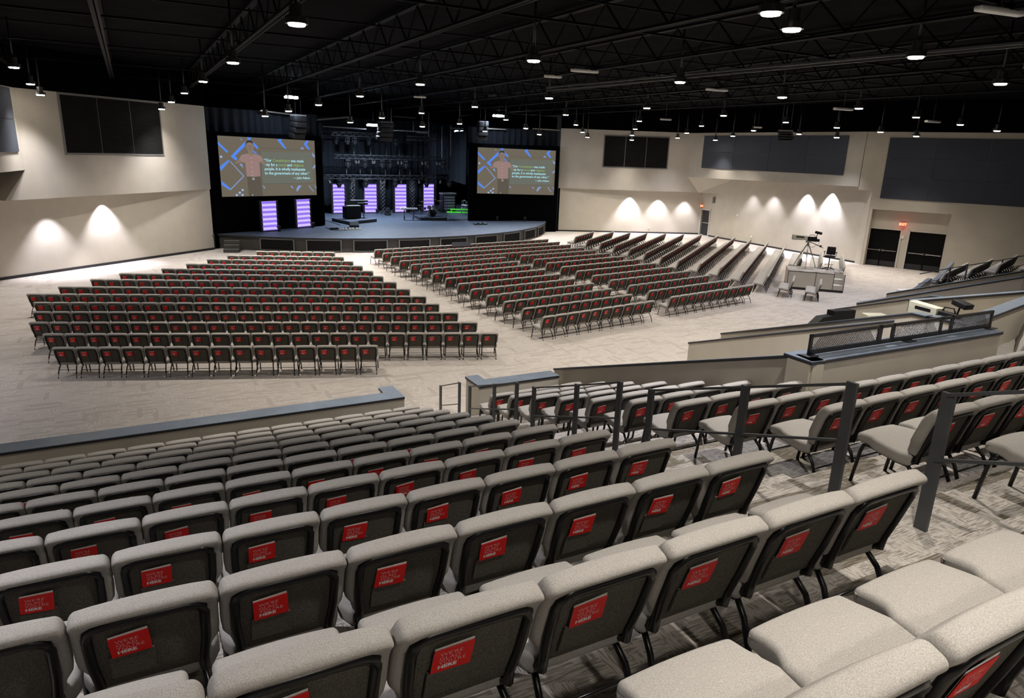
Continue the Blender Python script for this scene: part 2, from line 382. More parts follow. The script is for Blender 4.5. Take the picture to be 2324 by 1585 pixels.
# panels
def panel_set(name, A, B, out, cols, rows, m, gap, label, cat, dz=.05, frame=True):
    """cols: list of (s0,s1) distances, rows: list of (z0,z1)"""
    o = emp(name, (A[0], A[1], rows[0][0])); tag(o, label, cat)
    Ax = Vector((A[0], A[1], 0)); d = Vector((B[0] - A[0], B[1] - A[1], 0)).normalized(); out = Vector(out); z_ = rows[0][0]
    if frame:
        mb = MB(); s0, s1 = cols[0][0] - .07, cols[-1][1] + .07; z0, z1 = rows[0][0] - .07, rows[-1][1] + .07
        mb.prism([d * s0 + Vector((0, 0, z0 - z_)), d * s1 + Vector((0, 0, z0 - z_)), d * s1 + Vector((0, 0, z1 - z_)), d * s0 + Vector((0, 0, z1 - z_))], out * (dz * .6))
        mk('panel_frame', mb, MT['greymetal'], o)
    for c in cols:
        for r in rows:
            mb = MB(); g = gap / 2
            mb.prism([d * (c[0] + g) + Vector((0, 0, r[0] + g - z_)), d * (c[1] - g) + Vector((0, 0, r[0] + g - z_)), d * (c[1] - g) + Vector((0, 0, r[1] - g - z_)), d * (c[0] + g) + Vector((0, 0, r[1] - g - z_))], out * dz)
            mk('acoustic_panel' if m != MT['grille'] else 'grille_panel', mb, m, o)
    return o
def sd(px, py, A, B):
    q = onp(px, py, A, B); d = Vector((B[0] - A[0], B[1] - A[1], 0)).normalized(); return (Vector((q.x, q.y, 0)) - Vector((A[0], A[1], 0))).dot(d)
aout = Vector((adir.y, -adir.x, 0))
xs = [sd(x, y, A0, A1) for x, y in ((144, 300), (226.5, 300), (299, 300), (365, 300))]
panel_set('speaker_grille_bank', A0, A1, aout, [(xs[i], xs[i + 1]) for i in range(3)], [(5.45, 8.0)], MT['grille'], .05, 'three black grille panels high on the beige left wall', 'grille')
xs = [sd(x, y, R0, RE) for x, y in ((1371, 340), (1419, 340), (1466.5, 340), (1516.5, 340))]
panel_set('speaker_grille_bank', R0, RE, (0.06, -1, 0), [(xs[i], xs[i + 1]) for i in range(3)], [(5.27, 7.65)], MT['grille'], .05, 'three black grille panels high on wall right of the right screen', 'grille')
bo = Vector((RB.y - RE.y, -(RB.x - RE.x), 0)).normalized()
xs = [sd(x, y, RE, RB) for x, y in ((1596, 345), (1666.5, 350), (1746.5, 350), (1830, 350), (1922, 350))]
panel_set('acoustic_panel_bank', RE, RB, bo, [(xs[i], xs[i + 1]) for i in range(4)], [(5.42, 6.65), (6.65, 7.86)], MT['acoustic'], .02, 'eight dark blue-grey acoustic panels above the far scalloped wall', 'acoustic panel', frame=False)
xs = [sd(x, y, C1, C2) for x, y in ((2009, 380), (2119, 380), (2240, 380))]; xs += [xs[2] + 2.25, xs[2] + 4.5, xs[2] + 6.75]
panel_set('acoustic_panel_bank', C1, C2, -cn, [(xs[i], xs[i + 1]) for i in range(5)], [(4.17, 5.40), (5.40, 6.58), (6.58, 7.75)], MT['acoustic'], .02, 'large grid of dark acoustic panels above the double doors', 'acoustic panel', frame=False)
bo2 = Vector((-bdir.y, bdir.x, 0)); bo2 = bo2 if bo2.x > 0 else -bo2
s1 = sd(34, 300, e, BLp)
panel_set('acoustic_panel_bank', e, BLp, bo2, [(s1, s1 + 2.3), (s1 + 2.3, s1 + 4.6), (s1 + 4.6, s1 + 6.9)], [(5.5, 6.8), (6.8, 8.05)], MT['acoustic'], .02, 'blue-grey acoustic panels at the far left edge, beside grey wall', 'acoustic panel', frame=False)

# ------------------------------------------------------------------ tiered seating: floors, steps, parapets
VR = lambda n: 1.79 + 1.017 * (n - 1) if n > 0 else .73 + (n * .9)
ZF = lambda n: 3.87 - .335 * (n - 1)
DRE = {0: 3.36, 1: 3.40, 2: 3.51, 3: 3.61, 4: 3.74, 5: 3.80, 6: 3.90, 7: 4.05, 8: 4.17, 9: 4.29, 10: 4.40, 11: 4.52}
ELE = {1: 5.20, 2: 5.26, 3: 5.38, 4: 5.41, 5: 5.45, 6: 5.57, 7: 5.66, 8: 5.76, 9: 5.86, 10: 5.96, 11: 6.06}
def uvbox(mb, u0, u1, v0, v1, z0, z1, mi=0):
    mb.prism([W(u0, v0, z0), W(u1, v0, z0), W(u1, v1, z0), W(u0, v1, z0)], (0, 0, z1 - z0), mi)
mb = MB()
for n in range(-1, 12):
    v0 = VR(n) - .12; v1 = (VR(n + 1) - .12) if n < 11 else 13.12
    if n == -1: v0 = -3.0
    uvbox(mb, -16, 7.72 if n >= 5 else 22, v0, v1, 0, ZF(n))
    if n == 5: uvbox(mb, 12.15, 22, v0, 7.0, 0, ZF(5))
    if 0 <= n < 11:     # half steps in the aisle
        uvbox(mb, DRE.get(n, 3.4) + .12, ELE.get(n, 5.2) - .1, v1, v1 + .34, ZF(n + 1), ZF(n + 1) + .1675)
uvbox(mb, 4.85, 6.3, 13.12, 13.45, 0, .35); uvbox(mb, 4.85, 6.3, 13.45, 13.78, 0, .175)
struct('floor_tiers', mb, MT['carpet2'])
def lowwall(name, pts, side, th=.18, capw=.26, base=0.0, over=.03):
    """pts (x,y,z) of the near top edge of the cap; side = vector to the far side"""
    o = emp(name, (pts[0][0], pts[0][1], base)); o['kind'] = 'structure'
    off = Vector((pts[0][0], pts[0][1], base)); mb = MB(); mc = MB(); me_ = MB()
    for a, b in zip(pts[:-1], pts[1:]):
        a, b = Vector(a) - off, Vector(b) - off
        d = Vector((b.x - a.x, b.y - a.y, 0)).normalized(); n = Vector((-d.y, d.x, 0)); n = n if n.dot(Vector(side)) > 0 else -n
        i = n * over; az, bz = a.z - .05, b.z - .05
        mb.prism([(a.x + i.x, a.y + i.y, 0), (b.x + i.x, b.y + i.y, 0), (b.x + i.x, b.y + i.y, bz), (a.x + i.x, a.y + i.y, az)], n * th)
        mc.prism([a, b, b + n * capw, a + n * capw], (0, 0, -.012)); me_.prism([a + Vector((0, 0, -.012)), b + Vector((0, 0, -.012)), b + n * capw + Vector((0, 0, -.012)), a + n * capw + Vector((0, 0, -.012))], (0, 0, -.04))
    mk('wall_body', mb, MT['paint'], o); mk('wall_cap', mc, MT['cap'], o); mk('cap_edge', me_, MT['capedge'], o)
    return o
PZ = 1.16
def uvp(L): return [tuple(W(u, v, z)) for u, v, z in L]
lowwall('wall_parapet_left', uvp([(-13, 13.17, PZ), (4.62, 13.17, PZ)]), NN, .33, .42)
lowwall('wall_parapet_left_end', uvp([(4.62, 13.59, PZ), (4.62, 13.95, PZ)]), -UU, .26, .33)
lowwall('wall_parapet_right', uvp([(6.36, 13.17, PZ), (8.45, 13.17, PZ)]), NN, .33, .42)
lowwall('wall_parapet_right_end', uvp([(6.36, 13.59, PZ), (6.36, 13.95, PZ)]), UU, .26, .33)
mb = MB(); uvbox(mb, 6.40, 7.7, 13.17, 13.19, ZF(11), ZF(11) + .1); uvbox(mb, -13, 4.6, 13.17, 13.19, ZF(11), ZF(11) + .1); struct('baseboard_parapet', mb, MT['base'])
lowwall('wall_vomitory_left', uvp([(7.62, 5.80, 3.7), (7.68, 6.12, 3.7), (8.71, 13.87, 1.1)]), UU, .18, .22)
lowwall('wall_vomitory_front', uvp([(7.60, 5.78, 3.7), (12.09, 5.78, 3.7)]), NN, .36, .46)
lowwall('wall_vomitory_right', uvp([(12.02, 6.24, 3.7), (12.03, 6.94, 3.7), (13.65, 14.55, 1.1)]), UU, .18, .24)
pw = [at(1635, 756, 1.1), at(2069, 709.5, 3.7), at(2101, 717, 3.7)]
lowwall('wall_ramp_near', [tuple(p) for p in pw], UU, .16, .2)
lowwall('wall_ramp_middle', [tuple(at(1894, 701, 1.1)), tuple(at(2113, 671.8, 2.25)), tuple(at(2140, 674.5, 2.25))], UU, .16, .22)
lowwall('wall_ramp_far', [tuple(at(1945, 688.5, 1.1)), tuple(at(2324, 628, 2.6)), tuple(at(2380, 619, 2.78))], (.6, .8, 0), .16, .22)
lowwall('wall_bank_far', [tuple(at(2012, 666.6, 1.1)), tuple(at(2324, 614.8, 2.6)), tuple(at(2380, 605, 2.8))], (.6, .8, 0), .16, .22)
lowwall('wall_camera_platform', [tuple(at(2073, 682, 3.7)), tuple(at(2324, 662.5, 3.7)), tuple(at(2400, 656, 3.7))], NN, .08, .1)
lowwall('wall_row_front', [tuple(at(2212, 733, 3.7)), tuple(at(2324, 691, 3.7)), tuple(at(2420, 656, 3.7))], NN, .2, .27)
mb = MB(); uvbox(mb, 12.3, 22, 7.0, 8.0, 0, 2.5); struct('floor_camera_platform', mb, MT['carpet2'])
# far right bank beside the double doors
FD = radians(48.0); fu, fn = Vector((cos(FD), sin(FD), 0)), Vector((-sin(FD), cos(FD), 0))
f0 = at(2200, 596, 1.40)
mb = MB()
for k in range(6):
    b = f0 - fn * (.12 + 1.02 * k) ; z = .535 + .335 * k
    P4 = [b - fu * 12, b + fu * .25, b + fu * .25 + fn * 1.02, b - fu * 12 + fn * 1.02]
    mb.prism([(p.x, p.y, 0) for p in P4], (0, 0, z))
struct('floor_far_tiers', mb, MT['carpet2'])
lowwall('wall_far_parapet', [tuple(at(2112, 640.5, 1.05)), tuple(at(2158, 594, 1.05))], (.8, -.5, 0), .14, .18)
lowwall('wall_far_parapet_near', [tuple(at(2072, 655, 1.05)), tuple(at(2105, 631, 1.05))], (.8, -.5, 0), .14, .18)

# ------------------------------------------------------------------ aisle railings
def uc(v): return 4.40 + .095 * (v - 2)
def railpt(px, py):
    r = ray(px, py); lo, hi = .5, 30.0
    g = lambda t: (r * t).dot(UU) - uc((r * t).dot(NN))
    best = min((abs(g(t * .01)), t * .01) for t in range(100, 2500)); t = best[1]
    q = r * t; return q.dot(UU), q.dot(NN), CH + q.z
def zfl(v, aisle=True):
    for n in range(-1, 12):
        v0 = VR(n) - .12 if n > -1 else -9
        v1 = (VR(n + 1) - .12) if n < 11 else 13.12
        if v0 <= v < v1: return ZF(n) + (.1675 if (n > 0 and v < v0 + .34) else 0)
    return .35 if v < 13.45 else (.175 if v < 13.78 else 0)
def railing(pxs, label, wide=.055):
    P = [railpt(*p) for p in pxs]
    u0, v0, _ = P[-1]; o = emp('aisle_railing', W(u0, v0, 0)); tag(o, label, 'railing', 'steel railings down the aisle'); off = W(u0, v0, 0)
    for (u, v, z) in P:
        mb = MB(); zb = zfl(v); mb.box(W(u, v, (zb + z) / 2) - off, (.014, .042, (z - zb) / 2), 0, Matrix.Rotation(TH, 3, 'Z')); mk('post', mb, MT['rail'], o)
    for nm, dz, h in (('top_rail', -.012, .022), ('middle_rail', -.46, .02)):
        mb = MB()
        for a, b in zip(P[:-1], P[1:]): mb.beam(W(a[0], a[1], a[2] + dz) - off, W(b[0], b[1], b[2] + dz) - off, .035, h)
        mk(nm, mb, MT['rail'], o)
railing([(2156, 893), (2324 + 290, 872)], 'grey steel aisle railing closest to us, at the right edge')
railing([(1479, 884), (1693, 876), (1936, 868)], 'grey steel railing with three posts, second from the camera')
railing([(1212.5, 879), (1310, 873), (1408, 866)], 'grey steel three-post railing midway down the aisle')
railing([(1066.6, 876.3), (1122.5, 872), (1173.6, 868)], 'short-looking three-post railing near the front parapet')
railing([(1000, 875.5), (1043, 868)], 'two-post railing at the bottom of the aisle steps')
# rail of the far right bank
o = emp('far_railing', at(2157, 634, 1.0)); tag(o, 'thin dark railing in front of far right chairs', 'railing')
off = o.location.copy(); pa, pb, pc, pd = at(2088, 622, 1.6), at(2157, 609, 1.75), at(2276, 590, 2.1), at(2400, 566, 2.5)
mb = MB(); mb.beam(pa - off, pb - off, .04, .03); mb.beam(pb - off, pc - off, .04, .03); mb.beam(pc - off, pd - off, .04, .03); mk('top_rail', mb, MT['rail'], o)
mb = MB(); dz = Vector((0, 0, -.45)); mb.beam(pa - off + dz, pb - off + dz, .03, .02); mb.beam(pb - off + dz, pc - off + dz, .03, .02); mb.beam(pc - off + dz, pd - off + dz, .03, .02); mk('middle_rail', mb, MT['rail'], o)
for p in (pb, onp(2196, 602, pb, pc), pc):
    mb = MB(); mb.beam(p - off, p - off - Vector((0, 0, 1.05)), .05, .05); mk('post', mb, MT['rail'], o)

# ------------------------------------------------------------------ the chair
TA = radians(17); BY, BZ = -.155, .425
def bk(x, h, t): return Vector((x, BY - sin(TA) * h + cos(TA) * t, BZ + cos(TA) * h + sin(TA) * t))
def ss(a, b, x): x = max(0, min(1, (x - a) / (b - a))); return x * x * (3 - 2 * x)
def pad_warp(p):
    h = p.z + .225; c = max(0, (abs(p.x) - .222) / .055); c = min(c, 1)
    h2 = h - .034 * (1 - sqrt(max(0, 1 - c * c))) * ss(.2, .45, h)
    k = .84 + .16 * ss(.04, .15, h); t = p.y + .045 - .028 * ss(.34, .44, h) + .012 * cos(p.x * 5.5) * ss(0, .2, h) * (1 if p.y > 0 else 0)
    return bk(p.x * k, h2, t)
def seat_warp(p):
    y = p.y + .115; k = 1 - .13 * ss(.17, .25, y) - .12 * ss(-.04, -.13, y)
    z = p.z + .425 + (.012 * (1 - (p.x / .272) ** 2) if p.z > 0 else 0) - (.026 * ss(.20, .36, y) if p.z > 0 else 0)
    return Vector((p.x * k, y, z - .045 * (1 - ss(-.15, .36, y)) + .004))
def chair_meshes(hi=True):
    n = 3 if hi else 1; tn = 8 if hi else 4; R = {}
    R['seat'] = MB().rbox((.276, .248, .052), .030, n, (5, 7, 1) if hi else (1, 3, 1), seat_warp)
    R['backrest'] = MB().rbox((.277, .045, .225), .030, n, (7, 1, 7) if hi else (3, 0 or 1, 3), pad_warp)
    R['back_panel'] = MB().rbox((.218, .010, .200), .006, 1, (1, 1, 4), lambda p: bk(p.x * (.93 + .07 * ss(.03, .14, p.z + .20)), p.z + .188, p.y + .002))
    pts = []
    for s in (-1, 1):
        L = [Vector((s * .200, -.02, .378)), Vector((s * .200, -.11, .368)), Vector((s * .205, -.165, .385)), bk(s * .205, .03, -.010), bk(s * .218, .16, -.010), bk(s * .220, .325, -.010)]
        if hi: L += [bk(s * .213, .365, -.012), bk(s * .19, .388, -.012)]
        L += [bk(s * .16, .395, -.012)]
        pts += L if s < 0 else L[::-1]
    R['back_frame'] = MB().tube(pts, .021, tn)
    mb = MB(); mb.tube([(-.2, -.05, .372), (-.2, .24, .372), (.2, .24, .372), (.2, -.05, .372)], .012, tn); R['seat_frame'] = mb
    R['pocket'] = MB().box(bk(-.07, .125, -.018), (.085, .005, .07), 0, Matrix.Rotation(-TA, 3, 'X').inverted())
    for s in (-1, 1):
        R['railing%d' % s] = MB().tube([bk(s * .208, .05, .0), bk(s * .212, -.03, .01), (s * .222, -.10, .335), (s * .230, -.02, .338), (s * .232, .22, .372), (s * .232, .27, .372)], .014, tn)
    R['stretcher'] = MB().tube([(-.222, -.205, .215), (.222, -.205, .215)], .008, tn)
    for s in (-1, 1):
        R['legf%d' % s] = MB().tube([(s * .232, .25, .374), (s * .233, .285, .362), (s * .234, .305, .30), (s * .238, .345, 0)], .016, tn)
        R['legr%d' % s] = MB().tube([(s * .19, -.03, .335), (s * .20, -.10, .325), (s * .212, -.165, .26), (s * .222, -.225, .13), (s * .226, -.265, 0)], .016, tn)
    return R
CM = {'seat': 'fabric', 'backrest': 'fabric', 'back_panel': 'fabric_shaded', 'pocket': 'fabric_shaded'}
hi = chair_meshes(True)
CHM = [(('leg' if k.startswith('leg') else 'side_rail' if k.startswith('railing') else k), v.mesh('chair_' + k, [MT[CM.get(k, 'frame')]])) for k, v in hi.items()]
proto = None
def new_chair(loc, rz, label, group):
    global proto
    if proto is None:
        r = emp('church_chair', loc, rz); parts = [mk(n, me, None, r) for n, me in CHM]; proto = (r, parts)
    else: r = copy_thing(proto[0], proto[1], loc, rz)
    tag(r, label, 'chair', group); return r
# booklet
def booklet_mb(text=True):
    mb = MB(); w, h = .150, .128
    def P(x, z, t): return bk(-.07 + x, .262 + z, -.028 + t)
    def quad(x0, z0, x1, z1, t, mi, sk=0.0, tk=.0015):
        a = [P(x0, z0, t), P(x1, z0, t), P(x1, z1 + sk, t), P(x0, z1, t)]; d = (P(0, 0, tk) - P(0, 0, 0)); mb.prism(a, d, mi)
    quad(-w / 2 + .002, -h / 2, w / 2 - .002, h / 2, .004, 1, .012)
    quad(-w / 2, -h / 2, w / 2, h / 2 - .006, 0, 0, .008)
    if text:
        for i, (t, b) in enumerate((("WE'RE", -.0006), ('GLAD', -.0006), ("YOU'RE", -.0006), ('HERE', .0010))):
            vs, fs = textmesh(t, .026, b)
            mb.add([P(v.x * 1.18 - .052, v.y + .022 - i * .0225, -.0008) for v in vs], [f[::-1] for f in fs], 1)
    return mb
BKM = booklet_mb().mesh('booklet', [MT['red'], MT['white']])
bproto = None
def new_booklet(loc, rz, label, tilt):
    global bproto
    if bproto is None: o = mk('welcome_booklet', BKM, None); bproto = o
    else: o = bproto.copy(); COL.objects.link(o)
    # tilt about the booklet centre inside the back plane
    c = bk(-.07, .262, -.028); nax = (bk(0, 0, 1) - bk(0, 0, 0)).normalized()
    Mx = Matrix.Translation(loc) @ Matrix.Rotation(rz, 4, 'Z') @ Matrix.Translation(c) @ Matrix.Rotation(tilt, 4, nax) @ Matrix.Translation(-c)
    o.matrix_world = Mx
    return tag(o, label, 'booklet', 'red welcome booklets in the chair pockets')

def project(p):
    q = Vector(p) - Vector((0, 0, CH)); d = q.dot(FW)
    if d < .1: return None
    return 1162 + FPX * q.dot(right) / d, 792.5 - FPX * q.dot(up) / d
CH_ALL = []   # (dist, origin, rz, label, group, booklet?, booklabel)
def add(org, ang, z, lab, grp, book, blab):
    o = Vector((org.x, org.y, z)); vis = False
    for x in (-.27, 0, .27):
        for hh, yy in ((.86, -.3), (.45, .28), (.45, -.2)):
            q = o + Vector((cos(ang) * x - sin(ang) * yy, sin(ang) * x + cos(ang) * yy, hh)); s = project(q)
            if s and -8 < s[0] < 2332 and -5 < s[1] < 1590: vis = True
    if vis: CH_ALL.append(((o - Vector((0, 0, CH))).length, o, ang, lab, grp, book, blab))
def nr(r): return 'nearest row' if r == 1 else ORD[r] + ' nearest row'
# left tiered bank
for n in range(0, 12):
    for k in range(1, 30):
        u = DRE[n] - .56 * (k - .5); r = n + 1
        add(W(u, VR(n) + .31), TH, ZF(n), 'beige padded chair, %s from the railed aisle, %s, left tiered bank' % (ORD[k], nr(r)), 'chairs of the left tiered bank', True,
            'red booklet on %s chair from the railed aisle, %s, left tiered bank' % (ORD[k], nr(r).replace(' row', '')))
for n in range(1, 12):
    kmax = 40 if n <= 4 else 4
    for k in range(1, kmax + 1):
        u = ELE[n] + .56 * (k - .5)
        add(W(u, VR(n) + .31), TH, ZF(n), 'beige padded chair, %s from the railed aisle, %s, right tiered bank' % (ORD[k], nr(n)), 'chairs of the right tiered bank', True,
            'red booklet on %s chair from the railed aisle, %s, right tiered bank' % (ORD[k], nr(n).replace(' row', '')))
pj = at(2290, 800, 2.97); dj = Vector((cos(radians(54)), sin(radians(54)), 0))
for k in range(1, 8):
    q = Vector((pj.x, pj.y, 0)) + dj * .56 * (k - 2)
    add(q, radians(54), ZF(5), 'beige chair beyond the cream wall box, %s along at the right edge' % ORD[k], 'chairs right of the cream wall box', True, 'red booklet on %s chair beyond the cream wall box' % ORD[k])
# floor blocks
A_ = [((111.6,791.7),(858.3,782.7),15),((91.2,759.9),(1131,754.3),23),((59.8,733.7),(1083.8,729.8),24),((68.3,709.5),(1040.4,708.3),24),((70.9,687.5),(997.7,688.8),24),((63.9,666.8),(963.8,673),25),((130.1,650.4),(930.9,656.5),23),((205.2,633),(900.1,641.5),21),((271.4,619.4),(869.8,628.3),19),((366.3,609),(846.9,616.1),16),((421.7,598.4),(823,604.2),14),((469.5,587.8),(801.4,593.9),12),((514.6,579.4),(780.2,583.3),10),((581,570),(760,573),7)]
BL_ = [((1234.4,720),(1486,681.8),10),((1187.6,700.2),(1437.8,668),10),((1145.4,685.1),(1390.4,654.4),10),((1107.6,671),(1348.5,641.9),10),((1070.9,656.4),(1306.5,632.3),10),((1041.6,643.5),(1273,622),10),((1012.3,631.3),(1240,611),10),((983.3,621),(1206.5,601.3),10),((957.5,610.3),(1177.4,592.9),10),((933.6,601),(1149,583.2),10),((909,592.6),(1325.5,561.2),22),((889,582.7),(1297.1,555),22),((871,574.5),(1271,549),22),((851,566.8),(1245.9,543),22)]
BR_ = [((1523.5,674),(1712,645.6),10),((1473.9,659.9),(1660.9,634.8),10),((1429.7,648.2),(1612.2,624.1),10),((1386.7,636.1),(1568.4,614.2),10),((1347.2,625.8),(1528.3,605),10),((1310.7,615.5),(1489.4,596.2),10),((1276.2,605.8),(1452.3,588.1),10),((1242,596.8),(1418.4,580.7),10),((1213,588.4),(1385.9,574.2),10),((1183.3,580),(1354.9,567.4),10)]
C_ = [((1307.4,537.1),(1349.4,525.7)),((1337.1,544.2),(1392.6,525.5)),((1367.5,551),(1431,527.2)),((1398.4,557.8),(1469.2,528.7)),((1432.6,564.9),(1512.7,529.1)),((1468.8,573.3),(1552.7,530.7)),((1506.2,582.3),(1592.9,531.3)),((1543.2,590.5),(1631.6,533.9)),((1591,597.8),(1670.4,537.8)),((1636.8,606.2),(1707.8,542.9)),((1688.4,617.1),(1746.1,548.7)),((1743.3,626.8),(1786.3,554.1))]
def block(rows, ang, nm, grp, blk):
    for r, row in enumerate(rows):
        a, b = at(*row[0], .86), at(*row[1], .86); L = (b - a).length
        n = row[2] if len(row) > 2 else round(L / .56)
        c = (a + b) / 2; c.z = 0; d = (b - a); d.z = 0; d.normalize()
        # blend the measured direction with the block direction
        an = atan2(d.y, d.x); an = (an + ang * 2) / 3; d = Vector((cos(an), sin(an), 0)); p = max(.556, min(.568, L / n))
        f = Vector((-d.y, d.x, 0))
        for k in range(n):
            o = c + d * p * (k - (n - 1) / 2) + f * .29
            nobook = (nm == 'left floor block' and r == 9 and k == 5)
            add(o, an, 0, 'dark-backed beige chair, %s from the left, %s of the %s' % (ORD[k + 1], nr(r + 1), nm), grp, not nobook,
                'red booklet on %s chair from the left, %s of the %s' % (ORD[k + 1], nr(r + 1), nm))
block(A_, radians(8.0), 'left floor block', 'chairs of the left floor block', 'A')
block(BL_, radians(37.6), 'middle floor block', 'chairs of the middle floor block', 'B')
block(BR_, radians(38.3), "middle block's right half", 'chairs of the middle floor block, right half', 'B2')
block(C_, radians(66.6), 'right floor block', 'chairs of the right floor block', 'C')
def tailrow(px, py, n, lab, z=0.0, ang=66.6):
    p = at(px, py, z + .86); an = radians(ang); d = Vector((cos(an), sin(an), 0)); f = Vector((-d.y, d.x, 0))
    for k in range(n): add(Vector((p.x, p.y, 0)) - d * .56 * (k + .5) + f * .29, an, z, lab % ORD[k + 1], 'chairs by the far camera', True, 'red booklet on ' + lab.replace('beige ', '') % ORD[k + 1])
tailrow(1806, 625.5, 3, 'beige chair, %s from the platform in the short row at its corner')
tailrow(1866, 633.0, 3, 'beige chair, %s from the platform in the short row mid front')
tailrow(1826, 562.5, 10, 'beige chair, %s from the wall, first row behind the camera platform')
tailrow(1869, 570.5, 10, 'beige chair, %s from the wall, second row behind the camera platform')
tailrow(1915, 578.5, 10, 'beige chair, %s from the wall, last row beside the camera platform')
for k, (px, py) in enumerate(((2200, 596), (2250, 585), (2300, 576))):
    p = f0 - fn * 1.02 * k
    for j in range(9): add(Vector((p.x, p.y, 0)) - fu * .56 * (j + .5) + fn * .29, FD, .535 + .335 * k, 'beige chair, %s along, %s row of the far right tiered bank' % (ORD[j + 1], ORD[k + 1]), 'chairs of the far right bank', False, '')
CH_ALL.sort(key=lambda c: c[0])
NI = 300
for c in CH_ALL[:NI]:
    new_chair(c[1], c[2], c[3], c[4])
bc = [c for c in CH_ALL if c[5]]
for c in bc[:NI]:
    new_booklet(c[1], c[2], c[6], random.uniform(-.06, .10))
# the many far chairs and their booklets
lo = chair_meshes(False); lom = ['fabric', 'fabric_shaded', 'frame']
def massmesh(name, items, parts, mats, label, cat):
    V, F, MI, SM = [], [], [], []
    for c in items:
        Rm = Matrix.Rotation(c[2], 3, 'Z')
        for mbp, mi in parts:
            o = len(V); V += [tuple(Rm @ Vector(v) + c[1]) for v in mbp.v]
            F += [tuple(i + o for i in f) for f in mbp.f]; MI += [mi if mi is not None else m for m in mbp.mi]; SM += mbp.sm
    mb = MB(); mb.v, mb.f, mb.mi, mb.sm = V, F, MI, SM
    me = mb.mesh(name, mats); o = mk(name, me, None); tag(o, label, cat, kind='stuff'); return o
massmesh('far_floor_chairs', CH_ALL[NI:], [(m, {'fabric': 0, 'fabric_shaded': 1}.get(CM.get(k, 'frame'), 2)) for k, m in lo.items()], [MT[m] for m in lom], 'many rows of small distant beige chairs on the hall floor', 'chairs')
massmesh('far_booklets', bc[NI:], [(booklet_mb(False), None)], [MT['red'], MT['white']], 'many small red booklets in the distant chair backs', 'booklets')
print('CHAIRS', len(CH_ALL), len(bc))

# ------------------------------------------------------------------ stage
SZ = .86
AX, LT = Vector((.609, -.793, 0)), Vector((.793, .609, 0)); MID = Vector((-7.8, 50.4, 0))
SR = 16.35; SCN = MID + AX * (6.9 - SR) + LT * (-.5)
def arc(a, r=SR, z=0.0): return SCN + AX * r * cos(a) + LT * r * sin(a) + Vector((0, 0, z))
a0, a1 = math.asin(-12.9 / SR), math.asin(13.3 / SR)
NA = 48
mb = MB(); top = [arc(a0 + (a1 - a0) * i / NA, SR, SZ) for i in range(NA + 1)]
top += [Vector((3.2, 60, SZ)), Vector((3, 76, SZ)), Vector((-30, 76, SZ)), Vector((-24, 45, SZ)), Vector((-17.75, 40.95, SZ))]
mb.prism([(p.x, p.y, SZ - .02) for p in top], (0, 0, .02)); struct('floor_stage', mb, MT['stagefloor'])
mb = MB(); mr = MB()
for i in range(NA):
    p, q = arc(a0 + (a1 - a0) * i / NA, SR - .08), arc(a0 + (a1 - a0) * (i + 1) / NA, SR - .08)
    mb.prism([p, q, q + Vector((0, 0, SZ - .02)), p + Vector((0, 0, SZ - .02))], (q - p).cross(Vector((0, 0, 1))).normalized() * -.1)
    p, q = arc(a0 + (a1 - a0) * i / NA, SR + .02, SZ - .09), arc(a0 + (a1 - a0) * (i + 1) / NA, SR + .02, SZ - .09)
    mr.prism([p, q, q + Vector((0, 0, .05)), p + Vector((0, 0, .05))], (q - p).cross(Vector((0, 0, 1))).normalized() * -.1)
pl = arc(a0, SR - .08); ps = Vector((LW1.x, LW1.y, 0))
mb.prism([ps, pl, pl + Vector((0, 0, SZ - .02)), ps + Vector((0, 0, SZ - .02))], (-.05, .1, 0))
mr.prism([ps + Vector((0, -.05, SZ - .09)), pl + Vector((0, -.05, SZ - .09)), pl + Vector((0, -.05, SZ)), ps + Vector((0, -.05, SZ))], (-.02, .1, 0))
struct('wall_stage_fascia', mb, MT['fascia']); struct('trim_stage_edge', mr, MT['capedge'])
# stage fascia grilles
pit = 2.75 / SR
for i in range(12):
    ac = a0 + .17 + pit * (i + .42)
    if ac + .9 / SR > a1: break
    o = emp('stage_grille', arc(ac, SR - .06)); tag(o, 'dark grille panel in the stage front, %s from the left' % ORD[i + 1], 'grille', 'grille panels along the curved stage front'); off = o.location.copy()
    mg, mf = MB(), MB(); hw = 1.0 / SR
    for j in range(6):
        t0, t1 = ac - hw + 2 * hw * j / 6, ac - hw + 2 * hw * (j + 1) / 6
        p, q = arc(t0, SR + .0) - off, arc(t1, SR + .0) - off; n_ = (q - p).cross(Vector((0, 0, 1))).normalized() * -.05
        mg.prism([p + Vector((0, 0, .10)), q + Vector((0, 0, .10)), q + Vector((0, 0, .70)), p + Vector((0, 0, .70))], n_)
        mf.prism([p + Vector((0, 0, .06)), q + Vector((0, 0, .06)), q + Vector((0, 0, .10)), p + Vector((0, 0, .10))], n_); mf.prism([p + Vector((0, 0, .70)), q + Vector((0, 0, .70)), q + Vector((0, 0, .74)), p + Vector((0, 0, .74))], n_)
    for t0 in (ac - hw, ac + hw):
        p = arc(t0, SR + .0) - off; mf.beam(p + Vector((0, 0, .06)), p + Vector((0, 0, .74)), .05, .05)
    mk('grille_panel', mg, MT['grille'], o); mk('grille_frame', mf, MT['greymetal'], o)
